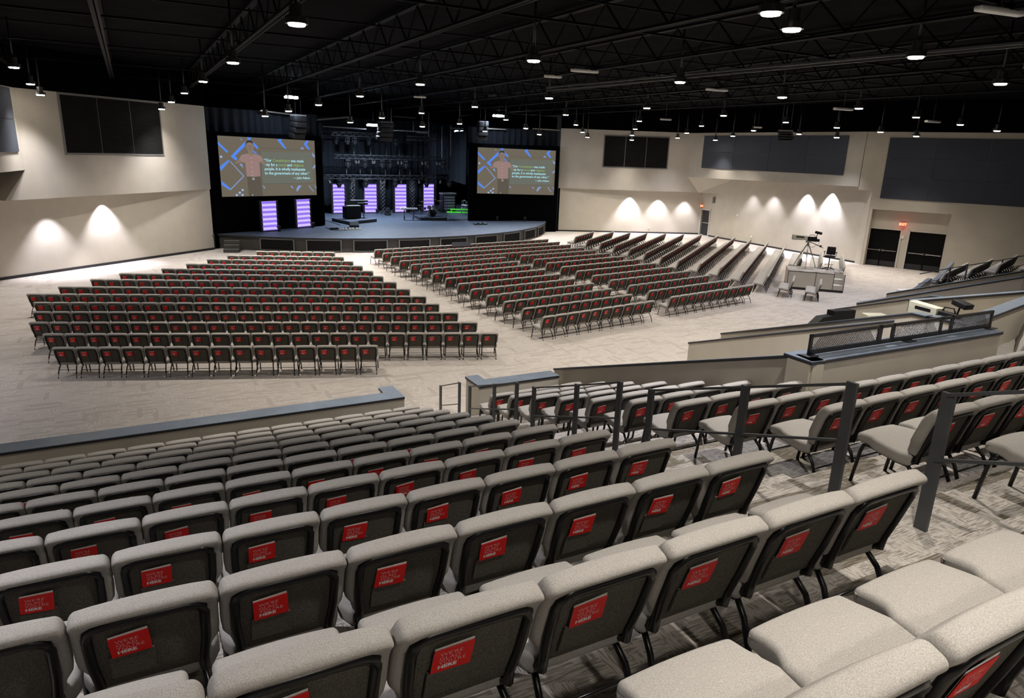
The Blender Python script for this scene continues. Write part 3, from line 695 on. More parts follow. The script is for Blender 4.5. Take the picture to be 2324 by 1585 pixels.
# steps
def steps(px, py, label, ang, n=3, wd=.85):
    p = at(px, py, 0); o = emp('stage_steps', p, ang); tag(o, label, 'steps')
    for k in range(n):
        mb = MB(); mb.box((0, .3 * k + .15, .10 + .2 * k), (wd / 2, .15 + (n - 1 - k) * 0, .10 + .2 * k * 0 + .1 * k)); mb = MB().box((0, .3 * k + .15, .105 * (k + 1)), (wd / 2, .15, .105 * (k + 1) - .01)); mk('step', mb, MT['fascia'], o)
        mb = MB().box((0, .3 * k + .03, .21 * (k + 1) - .01), (wd / 2, .035, .012)); mk('step_nosing', mb, MT['greymetal'], o)
steps(525, 574, 'small grey wooden steps at the left end of the stage', radians(15))
steps(1248, 523, 'dark steps beside the right end of the stage', radians(30), 4, 1.2)

# black masking walls carrying the screens, drapes, back curtain
ML0, ML1 = Vector((-17.95, 41.6, 0)), Vector((-13.2, 47.95, 0))
MR0, MR1 = Vector((-3.75, 54.85, 0)), Vector((3.25, 57.15, 0))
def mask(name, A, B, z0, z1, thick=.25):
    d = (B - A).normalized(); n = Vector((-d.y, d.x, 0)); mb = MB()
    mb.prism([p3(A, z0), p3(B, z0), p3(B, z1), p3(A, z1)], n * thick); return struct(name, mb, MT['mask'])
mask('wall_screen_left', ML0, ML1, 0, 6.75); mask('wall_screen_right', MR0, MR1, 0, 6.7)
def curtain(A, B, z0, z1, label, amp=.09, per=.55, m='curtain', n=None):
    A, B = Vector(A), Vector(B); L = (B - A).length; d = (B - A) / L; nn = Vector((-d.y, d.x, 0)); N_ = n or max(12, int(L / per * 8)); mb = MB(); vs = []; fs = []
    zs = [z0, (z0 + z1) / 2, z1]
    for z in zs:
        for i in range(N_ + 1):
            t = L * i / N_; f = amp * sin(2 * pi * t / per + 1.3 * sin(t * 1.7)) + amp * .5 * sin(t * 2.1)
            q = d * t + nn * f * (1.0 if z < z1 else .7); vs.append((q.x, q.y, z - z0))
    for k in range(2):
        for i in range(N_): a = k * (N_ + 1) + i; fs.append((a, a + 1, a + N_ + 2, a + N_ + 1))
    o_ = len(vs); vs += [(x + nn.x * .03, y + nn.y * .03, z) for x, y, z in vs]; fs += [tuple(i + o_ for i in f)[::-1] for f in fs]
    mb.add(vs, fs, 0, True); o = mk('stage_curtain', mb, MT[m], None, (A.x, A.y, z0)); return tag(o, label, 'curtain')
nL = Vector((-(ML1 - ML0).normalized().y, (ML1 - ML0).normalized().x, 0)); nR_ = Vector((-(MR1 - MR0).normalized().y, (MR1 - MR0).normalized().x, 0))
curtain(ML0 + nL * .6, ML1 + nL * .6 + (ML1 - ML0) * .04, 6.3, 8.1, 'black pleated curtain above the left screen')
curtain(MR0 + nR_ * .6, MR1 + nR_ * .6, 6.3, 7.9, 'black pleated curtain above the right screen')
curtain(Vector((-13.15, 48.2, 0)), Vector((-17.2, 55.2, 0)), SZ + .02, 7.6, 'tall black side curtain right of the left screen')
curtain(Vector((-4.0, 55.2, 0)), Vector((-6.2, 63.5, 0)), 3.6, 7.6, 'black side curtain left of the right screen')
BW = Vector((-LT.x, -LT.y, 0)); bc0 = Vector((-17.4, 57.6, 0)); bcd = Vector((cos(radians(37.5)), sin(radians(37.5)), 0)); bn = Vector((-bcd.y, bcd.x, 0))
curtain(bc0, bc0 + bcd * 12.6, SZ + .02, 8.4, 'wide black pleated curtain across the back of the stage', .10, .62)
curtain(bc0 + bcd * 13.2 + bn * 1.0, bc0 + bcd * 17.6 + bn * 1.0, 3.9, 8.4, 'black curtain at the right rear of the stage')
mb = MB(); mb.prism([p3(Vector((-30, 56, 0)), 0), p3(Vector((4, 78, 0)), 0), p3(Vector((4, 78, 0)), CEIL + .25), p3(Vector((-30, 56, 0)), CEIL + .25)], bn * .3); struct('wall_backstage', mb, MT['mask'])
mb = MB(); q = bc0 + bcd * 12.9 + bn * 3.4; mb.prism([p3(q, 2.9), p3(q + bcd * 5.5, 2.9), p3(q + bcd * 5.5, 4.3), p3(q, 4.6)], bn * .2); struct('wall_backstage_beam', mb, MT['acoustic'])
mb = MB(); mb.prism([(3.3, 57.65, 0), (3.6, 62, 0), (3.6, 62, CEIL + .25), (3.3, 57.65, CEIL + .25)], (.15, 0, 0)); struct('wall_stage_right', mb, MT['mask'])

# ------------------------------------------------------------------ screens
EM = {'bg': emis('screen_brown', (.165, .142, .105), 1.0), 'panel': emis('screen_panel', (.155, .165, .135), 1.0), 'blue': emis('screen_blue', (.10, .26, .88), 1.0), 'blue2': emis('screen_pale_blue', (.30, .42, .80), .8),
      'txt': emis('screen_text', (.45, .85, .95), 1.0), 'grn': emis('screen_green_text', (.28, .42, .15), 1.0), 'shirt': emis('screen_shirt', (.33, .215, .20), 1.0), 'skin': emis('screen_skin', (.26, .19, .145), 1.0),
      'pants': emis('screen_trousers', (.115, .098, .078), 1.0), 'hair': emis('screen_hair', (.05, .042, .035), 1.0), 'line': emis('screen_line', (.11, .115, .09), 1.0), 'wh': emis('screen_white', (.6, .62, .6), 1.0), 'shade': emis('screen_face_shade', (.15, .11, .085), 1.0)}
EK = list(EM)
def screen(A, B, z0, z1, label):
    A, B = Vector(A), Vector(B); d = (B - A).normalized(); Wd = (B - A).length; Hh = z1 - z0; n = Vector((d.y, -d.x, 0))   # towards the hall
    o = emp('projection_screen', (A.x, A.y, z0)); tag(o, label, 'screen')
    mb = MB()
    for s0, s1, t0, t1 in ((-.1, 0, -.1, Hh + .1), (Wd, Wd + .1, -.1, Hh + .1), (-.1, Wd + .1, -.1, 0), (-.1, Wd + .1, Hh, Hh + .1)):
        mb.prism([d * s0 + Vector((0, 0, t0)), d * s1 + Vector((0, 0, t0)), d * s1 + Vector((0, 0, t1)), d * s0 + Vector((0, 0, t1))], n * .09)
    mk('screen_frame', mb, MT['mask'], o)
    mb = MB()
    def poly(pts, m, lay):
        mb.add([d * (s * Wd) + Vector((0, 0, (1 - t) * Hh)) + n * (.03 + .006 * lay) for s, t in pts], [tuple(range(len(pts)))], EK.index(m))
    def ell(s, t, rs, rt, m, lay, k=20): poly([(s + rs * cos(2 * pi * i / k), t + rt * sin(2 * pi * i / k)) for i in range(k)], m, lay)
    poly([(0, 0), (1, 0), (1, 1), (0, 1)], 'bg', 0)
    poly([(.405, .235), (.965, .215), (.965, .775), (.405, .79)], 'panel', 1)
    for q in ([(.40, .165), (.97, .165), (.97, .175), (.40, .175)], [(.40, .23), (.408, .23), (.408, .79), (.40, .79)], [(.40, .785), (.97, .77), (.97, .778), (.40, .795)]): poly(q, 'line', 2)
    for q in ([(0, .085), (.095, .25), (.08, .275), (0, .135)], [(.26, .075), (.26, .15), (.155, .32), (.178, .36), (.162, .40), (.112, .33)], [(.28, 0), (.325, 0), (.312, .035), (.386, .15), (.382, .20), (.30, .07)],
              [(.33, .21), (.37, .26), (.365, .285), (.33, .24)], [(.005, .5), (.085, .39), (.10, .405), (.01, .575)], [(.01, .735), (.09, .86), (.08, .89), (.01, .80)], [(.589, .03), (.61, 0), (.638, 0), (.63, .035), (.683, .165), (.66, .165)],
              [(.873, .065), (.91, .005), (.936, .005), (.908, .07), (.948, .17), (.92, .165)]): poly(q, 'blue', 2)
    for q in ([(.19, .46), (.215, .44), (.228, .52)], [(.83, .16), (.86, .12), (.876, .165)], [(.964, .21), (.998, .27), (.992, .31), (.97, .28)], [(.967, .48), (.995, .43), (.998, .48), (.967, .52)],
              [(.765, .89), (.79, .82), (.83, .82), (.775, .935)], [(.70, .83), (.725, .83), (.735, .885)], [(.905, .82), (.918, .82), (.965, .93), (.955, .93)], [(.97, .80), (1, .85), (1, .88)], [(.41, .80), (.435, .86), (.42, .87)],
              [(.10, .41), (.107, .405), (.23, .65), (.222, .66)], [(.222, .65), (.23, .66), (.09, .89), (.083, .88)], [(.21, .01), (.235, .05), (.228, .06)]): poly(q, 'blue2', 2)
    for s, t in ((.205, .89), (.175, .935), (.20, .975), (.145, .975), (.30, .978), (.024, .34)): ell(s, t, .013, .022, 'blue2', 2); ell(s, t, .006, .011, 'wh', 3)
    # the presenter shown on the screen
    poly([(.255, .66), (.392, .65), (.405, 1), (.262, 1)], 'pants', 3)
    poly([(.215, .30), (.27, .275), (.335, .275), (.40, .295), (.43, .36), (.405, .42), (.388, .41), (.39, .655), (.33, .665), (.255, .66), (.248, .43), (.218, .42), (.19, .37)], 'shirt', 4)
    poly([(.19, .37), (.218, .42), (.17, .445), (.145, .44)], 'skin', 5); poly([(.43, .36), (.405, .42), (.445, .48), (.462, .46)], 'skin', 5)
    poly([(.285, .22), (.325, .22), (.33, .29), (.308, .315), (.283, .29)], 'skin', 5)
    ell(.302, .155, .034, .098, 'skin', 6); poly([(.266, .14), (.27, .08), (.29, .05), (.32, .05), (.335, .08), (.339, .14), (.33, .10), (.30, .082), (.275, .10)], 'hair', 7)
    for s, t, a, b in ((.290, .150, .007, .008), (.314, .150, .007, .008), (.302, .178, .004, .012), (.302, .205, .011, .007)): ell(s, t, a, b, 'shade', 7)
    ell(.337, .165, .005, .018, 'skin', 5)
    for t in (.35, .42, .50, .58, .64): ell(.310, t, .004, .006, 'wh', 5)
    ell(.318, .70, .011, .020, 'wh', 5); ell(.318, .70, .006, .012, 'pants', 6)
    # writing
    lines = [([('\u201cOur', 'txt'), ('Constitution', 'grn'), ('was made', 'txt')], .40), ([('nly for a', 'txt'), ('moral', 'grn'), ('and', 'txt'), ('religious', 'grn')], .475),
             ([('people. It is wholly inadequate', 'txt')], .548), ([('to the government of any other.\u201d', 'txt')], .622)]
    vs4, _ = textmesh(lines[3][0][0][0], 1.0, .015); w4 = max(v.x for v in vs4); sc = .485 * Wd / w4; spc = .30 * sc
    for items, t in lines:
        x = .437 * Wd + (.11 if items[0][0].startswith('nly') else 0)
        for tx, m in items:
            vs, fs = textmesh(tx, sc, .015 * sc); mb.add([d * (x + v.x) + Vector((0, 0, (1 - t) * Hh + v.y - .08 * 0)) + n * .06 for v in vs], fs, EK.index(m)); x += max(v.x for v in vs) + spc
    vs, fs = textmesh('\u2014 John Adams', sc * .85, .012 * sc); x0 = .925 * Wd - max(v.x for v in vs)
    mb.add([d * (x0 + v.x) + Vector((0, 0, (1 - .70) * Hh + v.y)) + n * .06 for v in vs], fs, EK.index('txt'))
    mk('screen_picture', mb, list(EM.values()), o)
sL, sR = (ML1 - ML0).normalized(), (MR1 - MR0).normalized()
def onS(px, py, A, B, off): q = onp(px, py, A + off, B + off); return q
oL, oR = Vector((sL.y, -sL.x, 0)) * .05, Vector((sR.y, -sR.x, 0)) * .05
a_, b_ = onS(496.5, 376, ML0, ML1, oL), onS(715.5, 380, ML0, ML1, oL); screen(a_, b_, 3.03, 6.52, 'left projection screen showing a presenter and a quotation')
a_, b_ = onS(1083, 386, MR0, MR1, oR), onS(1259, 392, MR0, MR1, oR); screen(a_, b_, 2.98, 6.41, 'right projection screen showing a presenter and a quotation')

# glowing scalloped panels
def panelmat():
    m = bpy.data.materials.new('glowing_scallop_panel'); m.use_nodes = True; nt = m.node_tree; nt.nodes.remove(nt.nodes['Principled BSDF'])
    tc = nt.nodes.new('ShaderNodeTexCoord'); sep = nt.nodes.new('ShaderNodeSeparateXYZ'); nt.links.new(tc.outputs['Object'], sep.inputs[0])
    def mth(op, a, b=None, c=None):
        x = nt.nodes.new('ShaderNodeMath'); x.operation = op
        for i, q in enumerate((a, b, c)):
            if q is None: continue
            if isinstance(q, (int, float)): x.inputs[i].default_value = q
            else: nt.links.new(q, x.inputs[i])
        return x.outputs[0]
    tooth = mth('MULTIPLY', mth('PINGPONG', sep.outputs[0], .05), 2.6)
    row = mth('FRACT', mth('MULTIPLY', mth('ADD', sep.outputs[2], tooth), 3.45))
    r = nt.nodes.new('ShaderNodeValToRGB'); el = r.color_ramp.elements
    el[0].position = 0; el[0].color = (.20, .10, .72, 1); el[1].position = 1; el[1].color = (.88, .78, 1, 1)
    for p, c in ((.58, (.25, .15, .80, 1)), (.72, (.70, .58, 1, 1)), (.88, (.9, .8, 1, 1))):
        e_ = el.new(p); e_.color = c
    nt.links.new(row, r.inputs[0]); em = nt.nodes.new('ShaderNodeEmission'); nt.links.new(r.outputs[0], em.inputs[0]); em.inputs[1].default_value = .85
    nt.links.new(em.outputs[0], nt.nodes['Material Output'].inputs[0]); return m
MT['glow'] = panelmat()
def glow_panel(pa, pb, hgt, lab, rear=True):
    a, b = at(*pa, SZ), at(*pb, SZ); d = b - a; wd = d.length; ang = atan2(d.y, d.x)
    o = emp('light_panel', (a + b) / 2, ang); tag(o, lab, 'light panel', 'violet glowing stage panels')
    mb = MB(); hw = wd / 2
    for x in (-hw - .09, hw + .09): mb.box((x, .05, hgt / 2), (.05, .07, hgt / 2))
    mb.box((0, .05, hgt + .0), (hw + .2, .07, .02)); mb.box((0, .12, hgt / 2), (hw + .1, .015, hgt / 2)); mb.box((0, .05, .03), (hw + .14, .22, .03)); mk('panel_frame', mb, MT['blackm'], o)
    mb = MB(); nx, nz = 20, 40; vs = []; fs = []
    for j in range(nz + 1):
        for i in range(nx + 1):
            x = -hw + 2 * hw * i / nx; z = .06 + (hgt - .08) * j / nz; vs.append((x * (1 + .02 * sin(z * 21.7)), -.02 - .035 * abs(sin(z * 10.84)), z))
    for j in range(nz):
        for i in range(nx): q = j * (nx + 1) + i; fs.append((q, q + 1, q + nx + 2, q + nx + 1))
    mb.add(vs, fs, 0, True); mk('glowing_face', mb, MT['glow'], o)
    mb = MB(); mb.cyl((hw * .7, -.42, 0), .11, 0, .06, 12); mb.cyl((hw * .7, -.42, 0), .07, .06, .2, 12); mb.rbox((.09, .1, .09), .04, 2, 1, lambda p: p + Vector((hw * .7, -.42, .27)))
    q = mk('floor_uplight', mb, MT['blackm'], None); q.matrix_world = Matrix.Translation((a + b) / 2) @ Matrix.Rotation(ang, 4, 'Z')
    tag(q, 'small lamp at foot of ' + lab, 'stage lamp', 'uplights in front of the glowing panels')
nm_ = ['first', 'second', 'third', 'fourth']
glow_panel((597, 526), (629, 523.5), 1.87, 'glowing violet panel under left screen, outer one')
glow_panel((675, 518), (704, 515.3), 1.87, 'glowing violet panel under left screen, inner one')
for i, (pa, pb) in enumerate((((757, 485.5), (783, 485)), ((828, 484), (855, 483.5)), ((896.5, 483), (922, 482.5)), ((961, 480), (984, 479.5)))):
    glow_panel(pa, pb, 2.38, 'tall violet panel at the stage rear, %s from left' % nm_[i])
glow_panel((1101, 501), (1128, 501), 1.80, 'glowing violet panel under right screen, inner one')
glow_panel((1165, 501.5), (1190.5, 501.5), 1.78, 'glowing violet panel under right screen, outer one')

# ------------------------------------------------------------------ risers, instruments
def riser(pts, lab, h=.22):
    P = [at(x, y, SZ + h) for x, y in pts]; o = emp('stage_riser', (P[0].x, P[0].y, SZ)); tag(o, lab, 'riser'); off = Vector((P[0].x, P[0].y, SZ))
    mb = MB(); mb.prism([(p.x - off.x, p.y - off.y, .005) for p in P], (0, 0, h - .02)); mk('riser_skirt', mb, MT['blackm'], o)
    mb = MB(); mb.prism([(p.x - off.x, p.y - off.y, h - .014) for p in P], (0, 0, .014)); mk('riser_top', mb, MT['stagefloor'], o); return o
riser([(753, 495), (793, 503.5), (855, 497), (815, 489)], 'low black riser under the keyboards')
riser([(940, 488), (954, 494.5), (1015, 494.5), (1000, 487.5)], 'low black riser under the drum kit')
RH = SZ + .225
def P_(px, py, z): q = at(px, py, z); return q
def keyboard(px, py, z, ang, lab, two=True, white=False, ht=.95):
    q = at(px, py, z); o = emp('keyboard_stand', q, ang); tag(o, lab, 'keyboard')
    for s in (-1, 1):
        mb = MB(); mb.beam((s * .35, -.22, 0), (s * .35, .22, ht), .04, .03); mb.beam((s * .35, .22, 0), (s * .35, -.22, ht), .04, .03); mk('stand_leg', mb, MT['blackm'], o)
    for k in range(2 if two else 1):
        mb = MB(); mb.rbox((.65, .17, .05), .02, 2, 1, lambda p, k=k: p + Vector((0, .10 * k, ht + .05 + .22 * k))); mk('keyboard', mb, MT['blackplastic' if not white else 'whitepl'], o)
        mb = MB(); mb.box((0, -.10 + .10 * k, ht + .108 + .22 * k), (.58, .06, .006)); mk('keys', mb, MT['ivory'], o)
keyboard(815, 494, RH, radians(200), 'two-tier black keyboard stand on the left riser')
keyboard(928, 500, SZ, radians(20), 'single keyboard with white paper on black stand, mid stage', False, True, .82)
q = at(799, 496, RH); o = emp('organ', q, radians(40)); tag(o, 'black organ cabinet on the left riser', 'organ')
mb = MB(); mb.rbox((.6, .3, .42), .03, 2, 1, lambda p: p + Vector((0, 0, .45))); mk('cabinet', mb, MT['blackplastic'], o)
mb = MB(); mb.box((0, -.2, .93), (.5, .15, .03)); mk('keys', mb, MT['ivory'], o)
mb = MB(); mb.box((0, .1, 1.08), (.5, .03, .16)); mk('music_rest', mb, MT['blackplastic'], o)
# drum kit
q = at(978, 491.5, RH); o = emp('drum_kit', q, radians(37)); tag(o, 'silver and black drum kit on right riser', 'drum kit')
def drum(n, c, r, h, tilt=0, axis='X', m='alum'):
    mb = MB(); mb.cyl((0, 0), r, -h / 2, h / 2, 20, 0); mb.cyl((0, 0), r * 1.02, h / 2 - .02, h / 2 + .005, 20, 1); mb.cyl((0, 0), r * 1.02, -h / 2, -h / 2 + .02, 20, 1)
    R = Matrix.Rotation(tilt, 3, axis); mb.v = [tuple(R @ Vector(v) + Vector(c)) for v in mb.v]; mk(n, mb, [MT[m], MT['blackplastic']], o)
drum('bass_drum', (0, -.1, .28), .28, .42, pi / 2); drum('tom_drum', (-.2, -.1, .70), .15, .18, .3); drum('tom_drum', (.2, -.1, .70), .16, .2, .3); drum('floor_tom', (.55, .3, .36), .2, .38); drum('snare_drum', (-.45, .35, .58), .18, .14)
for x, y, z, r in ((-.75, 0, 1.15, .22), (.75, -.05, 1.2, .25), (.35, .1, 1.3, .2), (-.8, .4, .85, .17)):
    mb = MB(); mb.cyl((x, y), r, z, z + .02, 24, 0, r * .2); mk('cymbal', mb, MT['wood'], o)
    mb = MB(); mb.tube([(x, y, z), (x, y, .35)], .012, 6)
    for k in range(3): mb.tube([(x, y, .4), (x + .25 * cos(k * 2.1), y + .25 * sin(k * 2.1), 0)], .010, 5)
    mk('cymbal_stand', mb, MT['chrome'], o)
# clear drum shield
mb = MB(); gl = bpy.data.materials.new('clear_acrylic'); gl.use_nodes = True; b_ = gl.node_tree.nodes['Principled BSDF']; b_.inputs['Transmission Weight'].default_value = 1; b_.inputs['Roughness'].default_value = .02; b_.inputs['IOR'].default_value = 1.1
for k in range(5):
    a = radians(-70 + 35 * k); c = Vector((1.25 * sin(a), -1.0 * cos(a), .75)); mb.box(c, (.36, .006, .75), 0, Matrix.Rotation(a, 3, 'Z'))
q2 = mk('drum_shield', mb, gl, None, (q.x, q.y, RH), radians(37)); tag(q2, 'clear acrylic shield panels around the drum kit', 'drum shield')
# stools backstage
for i, (px, py) in enumerate(((1052, 486), (1057, 487))):
    q = at(px, py, SZ); o = emp('bar_stool', q, .4 * i); tag(o, ('left' if i == 0 else 'right') + ' of two chrome bar stools beside the green frame', 'stool')
    mb = MB(); mb.cyl((0, 0), .19, .74, .79, 20); mk('seat', mb, MT['whitepl'], o)
    for s in (-1, 1):
        for t in (-1, 1): mb = MB(); mb.tube([(s * .14, t * .14, .75), (s * .2, t * .2, 0)], .014, 6); mk('leg', mb, MT['chrome'], o)
    mb = MB(); mb.tube([(-.17, .15, .78), (-.17, .2, 1.08), (-.08, .22, 1.14), (.08, .22, 1.14), (.17, .2, 1.08), (.17, .15, .78)], .012, 6); mk('backrest', mb, MT['chrome'], o)
q = at(1040, 484, SZ); o = emp('green_frame', q, radians(10)); tag(o, 'low bright green taped frame lying on the stage', 'frame')
mb = MB(); mb.beam((-1.0, .1, .08), (1.0, -.1, .08), .1, .1); mk('green_bar', mb, MT['green'], o)
mb = MB(); mb.beam((-.7, -.15, .32), (1.0, .1, .32), .1, .1); mk('green_bar', mb, MT['green'], o)
mb = MB(); mb.beam((.9, 0, 0), (.9, 0, .32), .06, .06); mb.beam((-.6, 0, 0), (-.6, 0, .32), .06, .06); mk('green_post', mb, MT['green'], o)
# rack, pedal boards, floor bits
q = at(1016, 482, SZ); o = emp('equipment_rack', q, radians(30)); tag(o, 'dark equipment rack with pale top, right rear of stage', 'rack')
mb = MB(); mb.rbox((.62, .35, .78), .02, 1, 1, lambda p: p + Vector((0, 0, .8))); mk('rack_case', mb, MT['blackplastic'], o)
mb = MB(); mb.box((0, 0, 1.62), (.66, .38, .06)); mk('rack_lid', mb, MT['greymetal'], o)
for k in range(5): mb = MB(); mb.box((0, -.36, .35 + .24 * k), (.5, .012, .08)); mk('rack_unit', mb, MT['greymetal'], o)
for px, py, lab, sc in ((798, 521, 'pedal board with wooden base near the stage front', 1.2), (1090, 510, 'pedal board in front of the right violet panels', 1.0), (758, 521, 'small tangle of stage pedals beside the left curtain', .6)):
    q = at(px, py, SZ); o = emp('pedal_board', q, radians(25)); tag(o, lab, 'pedal board')
    mb = MB(); mb.box((0, 0, .03), (.5 * sc, .2 * sc, .03)); mk('board', mb, MT['creamplastic' if sc > 1.1 else 'blackplastic'], o)
    for k in range(5): mb = MB(); mb.rbox((.06, .09, .03), .01, 1, 1, lambda p, k=k: p + Vector(((-.38 + .19 * k) * sc, .02, .09))); mk('pedal', mb, MT['blackplastic' if k % 2 else 'chrome'], o)
q = at(804, 515, SZ); o = emp('stage_floor_unit', q, radians(200)); tag(o, 'black wedge monitor behind the wooden pedal board', 'monitor speaker')
mb = MB(); mb.prism([(-.3, -.2, 0), (-.3, .2, 0), (-.3, .2, .12), (-.3, -.05, .34), (-.3, -.2, .34)], (.6, 0, 0)); mk('cabinet', mb, MT['speaker'], o)
q = at(880, 489, SZ); o = emp('stage_floor_unit', q, radians(37)); tag(o, 'black moving lamp base on the rear stage floor', 'stage lamp')  # base of a moving lamp, not a monitor
mb = MB(); mb.rbox((.2, .2, .1), .03, 2, 1, lambda p: p + Vector((0, 0, .1))); mb.rbox((.14, .14, .2), .06, 2, 1, lambda p: p + Vector((0, 0, .42))); mk('cabinet', mb, MT['speaker'], o)
# piano lid just over the front chairs
q = at(1045, 553, 1.0); q.z = 0; o = emp('music_stand_table', q, radians(30)); tag(o, 'black slanted lectern top in front of the stage', 'lectern')
mb = MB(); mb.prism([(-.62, -.2, .82), (.62, -.2, .82), (.70, .2, 1.02), (-.45, .2, 1.02)], (0, 0, .04)); mk('slanted_top', mb, MT['blackplastic'], o)
mb = MB(); mb.box((0, 0, .42), (.05, .05, .42)); mb.box((0, 0, .02), (.3, .25, .02)); mk('stand', mb, MT['blackplastic'], o)
# cables on the stage floor
for pts, lab in ((((733, 499), (748, 503), (772, 511)), 'black cable from the left curtain to the keyboards'), (((738, 515), (750, 522), (770, 524), (790, 522)), 'black cable beside the wooden pedal board')):
    mb = MB(); P = [at(x, y, SZ + .015) for x, y in pts]; b0 = P[0].copy(); mb.tube([p - b0 for p in P], .02, 5); tag(mk('stage_cable', mb, MT['blackm'], None, b0), lab, 'cable')

# ------------------------------------------------------------------ trusses and stage lights
TA0, TA1 = at(757, 485, SZ), at(983, 479, SZ); TA0.z = TA1.z = 0; td = (TA1 - TA0).normalized(); tn = Vector((-td.y, td.x, 0))
def truss(s0, s1, z, off, lab, sz=.3):
    a = TA0 + td * s0 + tn * off; o = emp('lighting_truss', (a.x, a.y, z)); tag(o, lab, 'truss'); L = s1 - s0
    mb = MB(); h = sz / 2
    for y in (-h, h):
        for zz in (-h, h): mb.tube([td * 0 + tn * y + Vector((0, 0, zz)), td * L + tn * y + Vector((0, 0, zz))], .024, 6)
    mk('chord', mb, MT['rail'], o)
    mb = MB(); n = int(L / .3)
    for i in range(n):
        t0, t1 = L * i / n, L * (i + 1) / n; s = h if i % 2 else -h
        for y in (-h, h): mb.beam(td * t0 + tn * y + Vector((0, 0, s)), td * t1 + tn * y + Vector((0, 0, -s)), .016, .016)
        mb.beam(td * t0 + tn * -s + Vector((0, 0, -h)), td * t1 + tn * s + Vector((0, 0, -h)), .016, .016)
    mk('lacing', mb, MT['rail'], o)
    mb = MB()
    for t in [L * k / 4 for k in range(5)]: mb.tube([td * t + Vector((0, 0, h)), td * t + Vector((0, 0, CEIL + .25 - z))], .008, 4)
    mk('hanging_cable', mb, MT['blackm'], o)
def moving_head(s, z, off, lab, sz=1.0, par=False):
    a = TA0 + td * s + tn * off; o = emp('par_lamp' if par else 'moving_head_light', (a.x, a.y, z), random.uniform(-.6, .6)); tag(o, lab, 'stage light', 'stage lights on the trusses')
    if par:
        mb = MB(); mb.cyl((0, 0), .09, -.34, -.1, 12, 0, .07); mb.v = [tuple(Matrix.Rotation(.5, 3, 'X') @ Vector(v)) for v in mb.v]; mk('lamp_can', mb, MT['alum'], o)
        mb = MB(); mb.tube([(-.1, 0, -.12), (-.1, 0, 0), (.1, 0, 0), (.1, 0, -.12)], .01, 4); mk('yoke', mb, MT['blackm'], o); return
    mb = MB(); mb.rbox((.17 * sz, .14 * sz, .07 * sz), .02, 1, 1, lambda p: p + Vector((0, 0, -.09 * sz))); mk('lamp_base', mb, MT['blackplastic'], o)
    mb = MB(); mb.box((-.15 * sz, 0, -.28 * sz), (.025 * sz, .06 * sz, .15 * sz)); mb.box((.15 * sz, 0, -.28 * sz), (.025 * sz, .06 * sz, .15 * sz)); mk('yoke', mb, MT['blackplastic'], o)
    mb = MB(); mb.rbox((.115 * sz, .12 * sz, .19 * sz), .07 * sz, 2, 1, lambda p: p + Vector((0, 0, -.38 * sz))); mk('lamp_head', mb, MT['blackplastic'], o)
def zat(px, py, off=0): return onp(px, py, TA0 + tn * off, TA1 + tn * off).z
zT3, zT2, zT1 = zat(850, 402, -.8), zat(880, 358, -.5), zat(800, 305, -.2)
SP = lambda px, off: ((lambda q: (Vector((q.x, q.y, 0)) - TA0).dot(td))(onp(px, 400, TA0 + tn * off, TA1 + tn * off)))
truss(SP(735, -.8), SP(1030, -.8), zT3, -.8, 'lowest long black truss just above the violet panels')
truss(SP(762, -.5), SP(1030, -.5), zT2, -.5, 'middle black truss halfway up the back curtain')
truss(SP(756, -.2), SP(865, -.2), zT1, -.2, 'upper left black truss under the bright work light')
truss(SP(925, -.2), SP(1000, -.2), zT1 - .1, -.2, 'upper right black truss beside the hanging speaker')
k = 0
for px in (765, 791, 807, 839, 899): k += 1; moving_head(SP(px, -.2), zT1 - .2, -.2, 'black stage light under the upper trusses, %s from left' % ORD[k], 1.1)
k = 0
for px, par in ((790, 0), (807, 1), (816, 1), (829, 0), (846, 1), (852, 1), (868, 0), (886, 0), (903, 1), (911, 1), (922, 0), (957, 1), (965, 1), (972, 0), (990, 1), (998, 1), (1006, 0)):
    k += 1; moving_head(SP(px, -.5), zT2 - .18, -.5, 'stage light under the middle truss, %s from left' % ORD[k], 1.25, bool(par))
k = 0
for px, par in ((745, 1), (769, 0), (800, 0), (830, 0), (862, 1), (874, 1), (897, 0), (911, 1), (935, 0), (950, 1), (968, 0), (1000, 1), (1020, 0)):
    k += 1; moving_head(SP(px, -.8), zT3 - .18, -.8, 'stage light under the lowest truss, %s from left' % ORD[k], 1.15, bool(par))
# vertical pipes with small bright fittings and horizontal bars
k = 0
for px, y0, y1 in ((804, 335, 372), (842, 335, 372), (877, 337, 372), (906, 338, 374), (941, 340, 375), (974, 341, 376), (1009, 342, 378), (787, 383, 410), (818, 383, 410), (843, 384, 410), (875, 385, 412), (907, 385, 412), (931, 386, 412), (958, 387, 412)):
    k += 1; off = -.55 if y0 < 380 else -.85
    q0, q1 = onp(px, y1, TA0 + tn * off, TA1 + tn * off), onp(px, y0, TA0 + tn * off, TA1 + tn * off)
    mb = MB(); mb.tube([(0, 0, 0), (0, 0, q1.z - q0.z)], .04, 6); tag(mk('truss_pipe', mb, MT['blackm'], None, q0), 'thin black upright pipe clamped to the trusses, %s of fourteen' % ORD[k], 'pipe', 'upright pipes clamped to the trusses')
